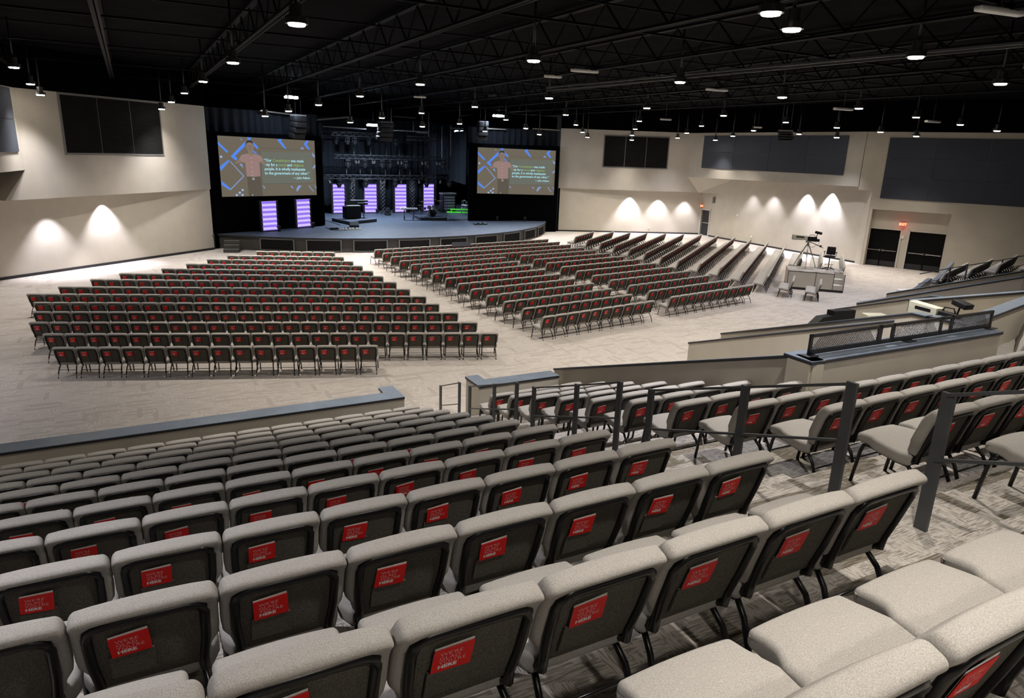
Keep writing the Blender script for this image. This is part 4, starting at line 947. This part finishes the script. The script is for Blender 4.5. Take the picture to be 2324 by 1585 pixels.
# upright decorative poles between rear panels
for i, px in enumerate((805, 873, 940)):
    q = at(px, 487, SZ) + tn * .3; o = emp('lamp_tower', q, radians(37)); tag(o, 'dark upright lamp tower between rear violet panels, %s from left' % ORD[i + 1], 'lamp tower')
    mb = MB()
    for x in (-.14, .14):
        for y in (-.14, .14): mb.tube([(x, y, 0), (x, y, 2.7)], .02, 5)
    mk('tower_post', mb, MT['blackm'], o)
    mb = MB()
    for j in range(9): mb.beam((-.14, -.14, .3 * j), (.14, -.14, .3 * j + .3), .02, .02); mb.beam((-.14, .14, .3 * j + .3), (.14, .14, .3 * j), .02, .02)
    mk('tower_lacing', mb, MT['alum'], o)
# big pale catwalk bars and lit pipes
def bar(name, a, b, za, zb, wd, m, lab, cat):
    P0, P1 = Vector(a), Vector(b); mb = MB(); mb.beam((0, 0, 0), P1 - P0, wd, wd * .6); return tag(mk(name, mb, MT[m], None, P0), lab, cat)
PA, PB = TA0 - tn * 5.0, TA1 - tn * 5.0
for (x0, y0, x1, y1, wd, m, lab) in ((732, 287, 830, 293, .13, 'greymetal', 'long pale pipe under the brightest work light'), (712, 273, 792, 266, .18, 'greymetal', 'grey diagonal catwalk beam left of the work light'), (892, 296, 972, 300, .12, 'greymetal', 'pale horizontal pipe right of the centre speaker'),
                                     (892, 264, 942, 268, .08, 'rail', 'upper dark pipe right of the centre speaker'), (1022, 291, 1052, 292, .10, 'greymetal', 'short pale pipe over the small twin lamps'), (946, 301, 972, 303, .11, 'greymetal', 'short pale pipe at the upper right truss')):
    bar('rigging_pipe', onp(x0, y0, PA, PB), onp(x1, y1, PA, PB), 0, 0, wd, m, lab, 'pipe')
for (x, y0, y1, lab) in ((888, 245, 300, 'tall'), (938, 275, 300, 'middle'), (973, 255, 310, 'long'), (1003, 288, 360, 'far'), (1023, 285, 355, 'longest')):
    q0, q1 = onp(x, y1, PA, PB), onp(x, y0, PA, PB); mb = MB(); mb.tube([(0, 0, 0), q1 - q0], .035, 6); tag(mk('hanging_pipe', mb, MT['greymetal'], None, q0), lab + ' thin upright pipe hanging over the stage, near x-truss'.replace('x-truss', 'centre speaker'), 'pipe')
for (p, q, A, B, lab) in (((590, 251), (668, 261), ML0 + nL * .3, ML1 + nL * .3, 'lit pale curtain pipe above the left screen'), ((1108, 292), (1148, 294), MR0 + nR_ * .3, MR1 + nR_ * .3, 'lit pale curtain pipe above the right screen'), ((1209, 292), (1270, 296), MR0 + nR_ * .3, MR1 + nR_ * .3, 'pale pipe end above right screen, by the grey wall')):
    bar('curtain_pipe', onp(*p, A, B), onp(*q, A, B), 0, 0, .12, 'alum', lab, 'pipe')
# speakers
def line_array(px, y0, y1, A, B, lab, ang, hw=.42):
    q0, q1 = onp(px, y1, A, B), onp(px, y0, A, B); n = 4; h = (q1.z - q0.z) / n; o = emp('hanging_speaker', q1, ang); tag(o, lab, 'speaker')
    for k in range(n):
        mb = MB(); mb.rbox((hw, .32, h * .47), .03, 1, 1, lambda p, k=k: Matrix.Rotation(.06 * k, 3, 'X') @ p + Vector((0, .03 * k * k, -h * (k + .5)))); mk('speaker_box', mb, MT['speaker'], o)
    mb = MB(); mb.box((0, 0, .05), (hw * .95, .28, .04)); mk('top_frame', mb, MT['greymetal'], o)
    mb = MB()
    for x in (-.2, .2): mb.tube([(x, 0, .05), (x, 0, CEIL + .25 - q1.z)], .015, 5)
    mk('hanging_cable', mb, MT['blackm'], o)
fL = oL * 20; fR = oR * 20
line_array(677, 264, 314, ML0 + fL, ML1 + fL, 'hanging black speaker stack above the left screen corner', radians(53))
line_array(1096, 278, 318, MR0 + fR, MR1 + fR, 'hanging black speaker stack above the right screen corner', radians(20), .36)
line_array(875, 279, 320, PA - tn * 2, PB - tn * 2, 'hanging black speaker beside the brightest work light', radians(37), .5)
o = line_array(1783, 300, 318, C1 - cn * 14, C2 - cn * 14, 'black speaker hanging before the far acoustic panels', radians(-30), .3)
# work lights (cool white)
def worklight(px, py, A, B, wd, lab, pw, split=None, dist_=None):
    q = onp(px, py, A, B); ang = atan2(B.y - A.y, B.x - A.x); o = emp('work_light', q, ang); tag(o, lab, 'work light')
    mb = MB(); mb.rbox((wd / 2 + .05, .12, .05), .02, 1, 1, lambda p: p + Vector((0, .02, .07))); mk('lamp_housing', mb, MT['blackm'], o)
    segs = split or [(-wd / 2, wd / 2)]
    for s0, s1 in segs: mb = MB(); mb.rbox(((s1 - s0) / 2, .12, .08), .05, 1, 1, lambda p, s0=s0, s1=s1: p + Vector(((s0 + s1) / 2, -.06, -.01))); mk('lamp_lens', mb, MT['cool'], o)
    mb = MB(); mb.tube([(0, .02, .1), (0, .02, CEIL + .25 - q.z)], .012, 5); mk('hanging_rod', mb, MT['blackm'], o)
    light('work_light_beam', 'AREA', q + Vector((0, -.1, -.12)), pw, (.66, .80, 1.0), shape='RECTANGLE', size=wd, size_y=.25)
worklight(847, 284, PA, PB, 1.05, 'brightest long work light above the stage centre', STAGE_W)
worklight(660, 220.5, ML0 - nL * 1.8, ML1 - nL * 1.8, .9, 'cool work light high above the left screen', STAGE_W * .09, [(-.45, .08), (.18, .26), (.32, .42)])
worklight(1133, 263, MR0 - nR_ * 1.8, MR1 - nR_ * 1.8, 1.0, 'cool work light high above the right screen', STAGE_W * .11, [(-.5, -.34), (-.28, .24), (.32, .48)])
worklight(1041, 298, PA + tn * 4, PB + tn * 4, .9, 'small twin work lamp at the right rear of the stage', STAGE_W * .15, [(-.42, -.12), (.15, .4)])

# ------------------------------------------------------------------ ceiling joists and downlights
PJ = None
def joist(u):
    global PJ
    if PJ is None:
        o = emp('roof_joist', W(u, -4, 8.95), TH); L = 64.0
        mb = MB(); mb.box((0, L / 2, 0), (.045, L / 2, .03)); mb.box((.11, L / 2, 0), (.03, L / 2, .03)); a = mk('bottom_chord', mb, MT['steel'], o)
        mb = MB(); mb.box((.05, L / 2, .78), (.09, L / 2, .03)); b = mk('top_chord', mb, MT['steel'], o)
        mb = MB(); n = int(L / .8)
        for i in range(n): mb.beam((.05, L * i / n, 0 if i % 2 else .75), (.05, L * (i + 1) / n, .75 if i % 2 else 0), .035, .035)
        c = mk('web', mb, MT['steel'], o); PJ = (o, [a, b, c])
    else: o = copy_thing(PJ[0], PJ[1], W(u, -4, 8.95), TH)
    tag(o, 'long black open-web steel joist under the black ceiling', 'joist', 'roof joists')
for k in range(-4, 9): joist(-.4 + 3.62 * k)
for i, v in enumerate((8, 14.5, 21, 27.5, 34, 40.5, 47)):
    o = mk('roof_bracing', MB().beam((-16, 0, 0), (30, 0, 0), .05, .05).beam((-16, 0, .5), (30, 0, .5), .04, .04), MT['steel'], None, W(0, v, 9.05), TH); tag(o, 'thin black steel bracing running across the roof joists', 'bracing', 'bracing lines under the roof')
for i, (p0, p1) in enumerate((((1240, 206), (2324, 104)), ((1240, 199), (2324, 97)))):
    a, b = at(*p0, 8.6), at(*p1, 8.6); o = mk('ceiling_conduit', MB().beam((0, 0, 0), b - a, .05, .05), MT['rail'], None, a); tag(o, ('lower' if i == 0 else 'upper') + ' of two long thin conduits crossing the dark ceiling', 'conduit')
# pale strip fittings (off)
for i, (px, py, s) in enumerate(((2270, 25, 1.0), (1327, 161, .9), (1255, 173.5, .6), (1627, 204, .9), (1914, 247.5, .8), (2117, 276, .8), (1511, 271, .6), (953, 220, .6), (1720, 289, .5))):
    q = at(px, py, 8.9 if py < 230 else 8.2); o = mk('strip_fitting', MB().rbox((.55 * s, .09, .05), .03, 1, 1), MT['whitepl'], None, q, radians(20)); mk('stem', MB().tube([(0, 0, .04), (0, 0, CEIL + .24 - q.z)], .012, 5), MT['blackm'], o); tag(o, 'pale unlit strip fitting on the dark ceiling, %s of nine' % ORD[i + 1], 'ceiling fitting', 'pale strip fittings on the ceiling')
LAMPS = [(1749,35),(2078,133),(2270,193),(1543,189),(1775,223),(1468,247),(1949,248),(1284,262),(1642,264),(1451,276),(1783,279),(2079,268),(1307,284.5),(1592,287),(1441.5,294),(1899,291),(2179,284.5),(1322,301),(1558.6,303),(1710,297.6),(1434.5,308),(1333,312.5),(1663,309.7),(1813,305.5),(1998,301),(1537.6,314),(1433.6,318.6),(1623.4,319),(1898.6,313.4),(2262.4,298.5),(2079,310.6),(1246,224.5),(673.8,59),(529,145),(1211,141),(953.7,193.5),(817,220),(723,239.6),(1077.6,244),(655,253.7),(602,265),(956.5,258),(866.6,269),(795,279),(1148,273),(1042.8,282),(1193,292.6),(1224,306.4),(958.5,288.5),(1100.7,299),(32,155),(69.4,192.6),(92,217),(461,187),(419,213),(389,233),(367,249)]
PLN = [(A0, A1), (Vector((R0.x, R0.y, 0)), RE), (RE, RB), (C1, C2)]
def wall_dist(px, py):
    best = 1e9
    if px < 483: pl = [PLN[0]]
    elif px < 1265: return 43.5 + (px - 600) / 580 * 9
    elif px < 1561: pl = [PLN[1]]
    elif px < 1953: pl = [PLN[2]]
    else: pl = [PLN[3]]
    for A, B in pl: q = onp(px, py, A, B); best = min(best, hypot(q.x, q.y))
    return best - 1.6
LP = None
LAMPS.sort()
def downlight(q, lab, pw=1.0, cone=122):
    global LP
    if LP is None:
        o = emp('pendant_downlight', q)
        mb = MB(); mb.cyl((0, 0), .19, .03, .14, 20); mb.cyl((0, 0), .115, .14, .34, 16); a = mk('housing', mb, MT['blackm'], o)
        mb = MB(); mb.cyl((0, 0), .135, .0, .03, 20, 0, .15); b = mk('lamp_lens', mb, MT['lens'], o)
        LP = (o, [a, b])
    else: o = copy_thing(LP[0], LP[1], q, 0)
    mb = MB(); mb.tube([(0, 0, .34), (0, 0, CEIL + .25 - q.z)], .03, 6); mk('stem', mb, MT['blackm'], o)
    if lab: tag(o, lab, 'downlight', 'downlights hanging from the ceiling')
    light('downlight_beam', 'SPOT', q + Vector((0, 0, -.03)), LAMP_W * pw, (1.0, .92, .82) if random.random() < .72 else (.95, .93, 1.0), spot_size=radians(cone), spot_blend=1.0, shadow_soft_size=.11)
    return o
lampq = []
for i, (px, py) in enumerate(LAMPS):
    q = at(px, py, 8.3); dm = wall_dist(px, py) - (max(0, 319 - py) * .12 if px > 483 else 0); d_ = hypot(q.x, q.y)
    if d_ > dm: r_ = ray(px, py); t_ = dm / hypot(r_.x, r_.y); q = Vector((r_.x * t_, r_.y * t_, CH + r_.z * t_))
    lampq.append(q); downlight(q, 'glowing ceiling downlight, %s from the left of all the ceiling downlights' % ORD[i + 1], .5 if d_ > dm and (px < 483 or px > 1265) else 1.0, 92 if d_ > dm else 122)
# downlights of the same ceiling grid above and behind the camera
for i, (u, v) in enumerate(((-5.5, 1.5), (-1.5, 4.0), (2.5, 1.0), (6.5, 4.5), (10.5, 1.5), (14.5, 5), (-9.5, 6.5), (-5.5, 8.5), (10.0, 9.0), (-12, 12), (1, -2), (7, -2), (17.5, 9))):
    o = downlight(W(u, v, 8.3), None, .40); tag(o, 'unseen ceiling downlight added over the left floor, outside the picture', 'downlight', 'downlights above the camera')
for u, v in ((-10, 16), (-8, 20), (-14, 22), (-11, 26)):  # added out of view to brighten the left floor
    o = downlight(W(u, v, 8.3), None, 1.0); tag(o, 'unseen ceiling downlight added over the left floor, outside the picture', 'downlight', 'downlights above the camera')
# soffit washers that scallop the walls
def washer(px, wall, out, d, z, pw, k):
    A, B = wall; q = onp(px, 500, A, B); p = Vector((q.x, q.y, z)) + Vector(out) * d
    light('soffit_downlight', 'SPOT', p, pw, (.90, .87, 1.0), spot_size=radians(80), spot_blend=.7, shadow_soft_size=.03)
    o = emp('soffit_lamp', p - Vector(out) * (.28 if z < 4 else .1) + Vector((0, 0, .06 if z < 4 else .24))); mb = MB(); mb.cyl((0, 0), .09, .012, .1, 14); mk('trim_ring', mb, MT['blackm'], o); mb = MB(); mb.cyl((0, 0), .07, .006, .012, 14); mk('lamp_lens', mb, MT['lens'], o)
    tag(o, 'small wall-washing lamp above %s bright wall scallop' % k, 'wall washer', 'wall washers over the scallops')
for px, k, f, d in ((235, 'second left', 1.3, .40), (105, 'first left', .9, .75)): washer(px, (LW0, LW1), ln, d, 3.46, WASH_W * f, k)
for px, k, f, d in ((1425, 'first right', 1.5, .45), (1490, 'second right', 1.0, .55), (1550, 'third right', .6, .62)): washer(px, (RW0, RW1), rn, min(d, .6), 3.42, WASH_W * f, k)
for px, k, f, d in ((1752, 'fifth right', .5, .70), (1826, 'sixth right', 1.0, .45), (1881, 'seventh right', 1.7, .30), (1705, 'fourth right', .35, .75)): washer(px, (RW3, RW4), -r2n, d, 4.58, WASH_W * f, k)
light('bulkhead_washer', 'SPOT', onp(1641, 430, R1, Vector((16.9, 55.6, 0))) + Vector((-.35, -.35, .9)), WASH_W * .4, (1, .95, .9), spot_size=radians(70), spot_blend=.6, shadow_soft_size=.05)

# ------------------------------------------------------------------ exit signs and wall fittings
def exit_sign(q, ang, lab, w_=.34):
    o = emp('exit_sign', q, ang); tag(o, lab, 'exit sign')
    mb = MB(); mb.rbox((w_ / 2, .03, .11), .01, 1, 1); mk('sign_case', mb, MT['exitface'], o)
    vs, fs = textmesh('EXIT', .2, .004); cx = max(v.x for v in vs) / 2
    mb = MB(); mb.add([((v.x - cx), -.034, v.y - .07) for v in vs], fs, 0); mk('sign_letters', mb, emis('exit_letters', (1, .45, .25), 2.0), o)
q = onp(2050, 511, REC0, REC1) - cn * .10; exit_sign(q + Vector((0, 0, .05)), atan2(cdir.y, cdir.x), 'glowing red exit sign above the double doors')
light('exit_glow', 'POINT', q - cn * .15, 3, (1, .08, .05), shadow_soft_size=.1)
q = onp(1595, 467.5, RW1, RW2) - dn * .06; exit_sign(q, atan2(ddir.y, ddir.x), 'small red exit sign above the single far door')
for px, py, A, B, n_, lab, sz in ((2048.5, 539, REC0, REC1, -cn, 'white fire alarm between the double doors', (.07, .03, .09)), (1674, 489, RW3, RW4, -r2n, 'small white wall device right of the far column', (.06, .03, .09)), (1611.5, 505, DR, RW2, -dn, 'white switch beside the single far door', (.04, .015, .05)), (1706, 538, RW3, RW4, -r2n, 'small white box low on the scalloped wall', (.06, .03, .07)), (1472.5, 518, RW0, RW1, rn, 'tiny white outlet low on the far wall', (.04, .015, .04))):
    q = onp(px, py, A, B) + n_ * .02; o = mk('wall_device', MB().rbox(sz, .01, 1, 1), MT['whitepl'], None, q, atan2(B[1] - A[1], B[0] - A[0])); tag(o, lab, 'wall device')
q = onp(1622, 454, DR, RW2) - dn * .1; o = emp('wall_speaker', q, atan2(ddir.y, ddir.x)); tag(o, 'narrow grey speaker high on the alcove wall', 'speaker'); mk('cabinet', MB().rbox((.09, .08, .24), .03, 2, 1), MT['greymetal'], o)

# ------------------------------------------------------------------ camera platform, television cameras
fl_, fr_ = at(1789.5, 615, .9), at(1919.3, 625, .9); bl_, br_ = at(1789, 600.5, .9), at(1913, 612, .9)
for p in (fl_, fr_, bl_, br_): p.z = 0
o = emp('camera_platform', fl_); tag(o, 'boxy cream camera platform with built-in steps', 'platform'); off = fl_.copy()
dx = (fr_ - fl_).normalized(); dy = Vector((-dx.y, dx.x, 0)); Wd = (fr_ - fl_).length; Dp = 1.9; sw = Wd * .185; PHT = .92
def q3(x, y, z): return dx * x + dy * y + Vector((0, 0, z))
mb = MB(); mb.prism([q3(0, 0, .12), q3(Wd - sw, 0, .12), q3(Wd - sw, 0, PHT - .03), q3(0, 0, PHT - .03)], dy * Dp); mb.prism([q3(Wd - sw, .62, .12), q3(Wd, .62, .12), q3(Wd, .62, PHT - .03), q3(Wd - sw, .62, PHT - .03)], dy * (Dp - .62))
mb.prism([q3(Wd - .04, 0, .12), q3(Wd, 0, .12), q3(Wd, 0, PHT - .03), q3(Wd - .04, 0, PHT - .03)], dy * .62); mk('platform_body', mb, MT['paint'], o)
mb = MB(); mb.prism([q3(0, .02, 0), q3(Wd, .02, 0), q3(Wd, .02, .12), q3(0, .02, .12)], dy * (Dp - .02)); mk('platform_plinth', mb, MT['base'], o)
mb = MB(); mb.prism([q3(0, 0, PHT - .03), q3(Wd - sw, 0, PHT - .03), q3(Wd - sw, .62, PHT - .03), q3(Wd, .62, PHT - .03), q3(Wd, Dp, PHT - .03), q3(0, Dp, PHT - .03)], (0, 0, .03)); mk('platform_top', mb, MT['carpet2'], o)
for k, (z, y1) in enumerate(((.34, .62), (.60, .32))):
    mb = MB(); mb.prism([q3(Wd - sw, .3 * k, .12), q3(Wd - .04, .3 * k, .12), q3(Wd - .04, .3 * k, z), q3(Wd - sw, .3 * k, z)], dy * y1); mk('step', mb, MT['paint'], o)
    mb = MB(); mb.prism([q3(Wd - sw, .3 * k - .01, z), q3(Wd - .04, .3 * k - .01, z), q3(Wd - .04, .3 * k - .01, z + .02), q3(Wd - sw, .3 * k - .01, z + .02)], dy * .3); mk('step_edge', mb, MT['whitepl'], o)
mb = MB()
for x in (0.0, (Wd - sw) * .60, Wd - sw - .03, Wd - .03): mb.prism([q3(x, -.006, .12), q3(x + .03, -.006, .12), q3(x + .03, -.006, PHT), q3(x, -.006, PHT)], dy * .006)
mb.prism([q3(0, -.006, PHT - .03), q3(Wd - sw, -.006, PHT - .03), q3(Wd - sw, -.006, PHT + .003), q3(0, -.006, PHT + .003)], dy * .006); mk('platform_trim', mb, MT['capedge'], o)
def tvcam(q, ang, lab, lab2, ht=1.45, zb=0.0, sc=1.0):
    o = emp('television_camera', Vector((q.x, q.y, zb)), ang); o.scale = (sc, sc, sc); tag(o, lab, 'camera')
    T = lambda v: Vector(v) + Vector((0, 0, ht))
    # lens box points to -X
    mb = MB(); mb.rbox((.36, .115, .125), .012, 2, 1, lambda p: Vector((p.x * 1, p.y, p.z * (1 + .12 * (-p.x / .36)))) + T((-.42, 0, .16))); mk('lens_housing', mb, MT['creamplastic'], o)
    mb = MB(); mb.box(T((-.79, 0, .16)), (.012, .10, .115)); mk('lens_front', mb, MT['blackplastic'], o)
    mb = MB(); mb.box(T((-.40, -.117, .19)), (.20, .004, .035)); mk('side_vent', mb, MT['blackplastic'], o)
    mb = MB(); mb.rbox((.22, .085, .115), .03, 2, 1, lambda p: p + T((.17, 0, .12))); mb.rbox((.10, .07, .07), .03, 1, 1, lambda p: p + T((.42, 0, .08))); mk('camera_body', mb, MT['blackplastic'], o)
    mb = MB(); mb.tube([T((.0, 0, .24)), T((.03, 0, .32)), T((.25, 0, .33)), T((.30, 0, .24))], .015, 6); mk('carry_handle', mb, MT['blackplastic'], o)
    mb = MB(); mb.rbox((.17, .12, .055), .015, 1, 1, lambda p: Matrix.Rotation(.18, 3, 'Y') @ p + T((.42, 0, .46))); mb.tube([T((.34, 0, .22)), T((.38, 0, .42))], .02, 6); mk('viewfinder', mb, MT['blackplastic'], o)
    mb = MB(); mb.rbox((.13, .09, .05), .02, 1, 1, lambda p: p + T((.0, 0, -.02))); mb.cyl((0, 0), .05, ht - .2, ht - .05, 12); mk('fluid_head', mb, MT['alum'], o)
    mb = MB(); mb.tube([T((.08, 0, -.03)), T((.75, -.05, -.28))], .014, 6); mb.tube([T((.08, .05, -.03)), T((.65, .15, -.25))], .014, 6); mb.rbox((.05, .02, .05), .01, 1, 1, lambda p: p + T((.60, .13, -.22))); mk('pan_handle', mb, MT['blackplastic'], o)
    for k in range(3):
        a = radians(160 + 120 * k); mb = MB(); mb.tube([(.04 * cos(a), .04 * sin(a), ht - .15), (.34 * cos(a), .34 * sin(a), ht * .45)], .028, 6); mb.tube([(.34 * cos(a), .34 * sin(a), ht * .48), (.62 * cos(a), .62 * sin(a), .0)], .020, 6); mb.tube([(0, 0, ht * .5), (.30 * cos(a), .30 * sin(a), ht * .5)], .01, 4)
        mk('leg', mb, MT['alum'], o)
    mb = MB(); mb.tube([T((.30, 0, .15)), T((.5, -.05, .10)), T((.52, -.05, -.10)), T((.30, 0, -.25)), T((.05, 0, -.35))], .012, 6); mk('camera_cable', mb, MT['whitepl'], o)
tvcam(at(1826, 607, PHT), radians(-28), 'cream and black broadcast camera on tripod on the cream platform', '', 1.35, PHT)
q = at(2138, 715, 3.70); tvcam(q, radians(-72), 'cream and black broadcast camera behind the right parapets', '', 1.32, 2.5, .82)
# black operator chair on the platform
q = at(1879, 611.5, PHT); o = emp('operator_chair', Vector((q.x, q.y, PHT)), radians(150)); tag(o, 'tall black swivel chair on the cream camera platform', 'chair')
mb = MB(); mb.rbox((.24, .23, .045), .04, 2, 2, lambda p: p + Vector((0, 0, .66))); mk('seat', mb, MT['blackplastic'], o)
mb = MB(); mb.rbox((.22, .035, .20), .034, 2, 3, lambda p: Vector((p.x * (1 - .2 * (p.z + .2)), p.y - .22 - .10 * (p.z + .2) + .35 * p.x * p.x, p.z + .93))); mk('backrest', mb, MT['blackplastic'], o)
mb = MB(); mb.tube([(0, -.1, .64), (0, -.25, .70), (0, -.26, .85)], .025, 6); mk('back_support', mb, MT['blackm'], o)
mb = MB(); mb.tube([(0, 0, .06), (0, 0, .64)], .028, 8); mk('gas_column', mb, MT['blackm'], o)
mb = MB(); mb.tube([(.2 * cos(k * .5236), .2 * sin(k * .5236), .25) for k in range(13)], .009, 5); mk('foot_ring', mb, MT['chrome'], o)
for s in (-1, 1): mb = MB(); mb.tube([(s * .18, -.05, .65), (s * .28, -.05, .70), (s * .28, -.05, .86)], .014, 5); mb.rbox((.04, .12, .015), .012, 1, 1, lambda p, s=s: p + Vector((s * .28, 0, .88))); mk('armrest', mb, MT['blackplastic'], o)
for k in range(5): a = k * 2 * pi / 5 + .3; mb = MB(); mb.tube([(0, 0, .09), (.29 * cos(a), .29 * sin(a), .045)], .022, 6); mb.cyl((.29 * cos(a), .29 * sin(a)), .025, 0, .045, 8); mk('leg', mb, MT['blackm'], o)

# mesh guard on the cream wall box
g0, g1 = onp(1836, 800, W(7.6, 5.98), W(12, 5.98)), onp(2250, 738, W(7.6, 5.98), W(12, 5.98))
o = emp('mesh_guard', (g0.x, g0.y, 3.7)); tag(o, 'long black guard with mesh panels on the cream wall', 'guard'); gd = UU; GL = (g1 - g0).dot(UU); gh = .30
mb = MB(); pl = GL / 3.0
def gq(x, z): return gd * x + Vector((0, 0, z))
def gbar(x0, z0, x1, z1, t=.03): mb.prism([gq(x0, z0), gq(x1, z0), gq(x1, z1), gq(x0, z1)], NN * t)
gbar(0, .02, GL, .08); gbar(0, gh - .045, GL, gh)
sols = [(0, .05), (pl - .02, pl + .07), (pl + .30, pl + .36), (2 * pl + .02, 2 * pl + .08), (2 * pl + .30, 2 * pl + .36), (GL - .05, GL)]
for a_, b_ in sols: gbar(a_, .02, b_, gh)
mk('guard_frame', mb, MT['blackm'], o)
for x0, x1 in ((.05, pl - .02), (pl + .36, 2 * pl + .02), (2 * pl + .36, GL - .05)):
    mb = MB(); n = int((x1 - x0) / .035)
    for i in range(n):
        xa = x0 + (x1 - x0) * i / n
        for sgn in (1, -1):
            xb = min(x1, xa + .17) if sgn == 1 else max(x0, xa - .17)
            zb = .08 + (gh - .125) * abs(xb - xa) / .17
            mb.beam(gq(xa, .08) + NN * .015, gq(xb, zb) + NN * .015, .006, .006)
    mk('wire_mesh', mb, MT['blackm'], o)
for x in (.02, GL / 2, GL - .02): mb = MB(); mb.box(gq(x, .01) + NN * .0, (.10, .07, .006), 0, Matrix.Rotation(TH, 3, 'Z')); mk('foot_plate', mb, MT['capedge'], o)
# black board and white box beyond the ramps
q = at(1900, 722, 1.2); o = emp('folded_screen', q - Vector((0, 0, .0)), radians(10)); tag(o, 'black folded board standing behind the ramp parapet', 'board')
pq = [(1655, 727), (1676, 716), (1765, 712), (1765, 707.5)]
BD0, BD1 = at(1850, 731, 1.15), at(1940, 722, 1.15); o.location = BD0; o.rotation_euler.z = atan2(BD1.y - BD0.y, BD1.x - BD0.x); bl2 = (BD1 - BD0).length
mb = MB(); mb.prism([(-.2, 0, -.3), (bl2, 0, -.3), (bl2, 0, .27), (bl2 * .45, 0, .30), (bl2 * .45, 0, .14), (.35, 0, .12), (.05, 0, -.1)], (0, .3, 0)); mk('board', mb, MT['blackplastic'], o)
mb = MB(); mb.box((bl2 * .5, .15, -.72), (bl2 * .3, .1, .42)); mk('stand', mb, MT['blackplastic'], o)
q = at(1985, 718, 1.3); o = mk('white_box', MB().rbox((.36, .2, .1), .03, 2, 1), MT['creamplastic'], None, Vector((q.x, q.y, 1.28)), radians(5)); tag(o, 'cream box top just showing behind the ramp wall', 'box')
q = at(2062, 656, .75); o = emp('floor_lamp_box', Vector((q.x, q.y, .0)), .3); tag(o, 'brightly lit white case beside the far grey parapet', 'case')
mk('case_body', MB().rbox((.4, .3, .35), .06, 2, 1, lambda p: p + Vector((0, 0, .36))), MT['whitepl'], o)

# loose paper on the floor
q = at(1213, 944, ZF(11)); o = mk('paper_scrap', MB().rbox((.06, .035, .012), .01, 1, 2, lambda p: p + Vector((0, 0, .014 + .02 * abs(p.x) / .06))), MT['white'], None, q, .5); tag(o, 'small white paper scrap on the carpet beside the right parapet', 'paper')
for px, py, lab, a_ in ((857, 597, 'red leaflet on the floor under the first front chair of the middle block', .3), (877, 596, 'red and white leaflet on the floor behind the first', 1.2)):
    q = at(px, py, 0); mb = MB(); mb.box((0, 0, .006), (.10, .07, .004), 0); mb.box((.12, .06, .006), (.10, .07, .004), 1); o = mk('floor_leaflet', mb, [MT['red'], MT['white']], None, q, a_); tag(o, lab, 'leaflet')
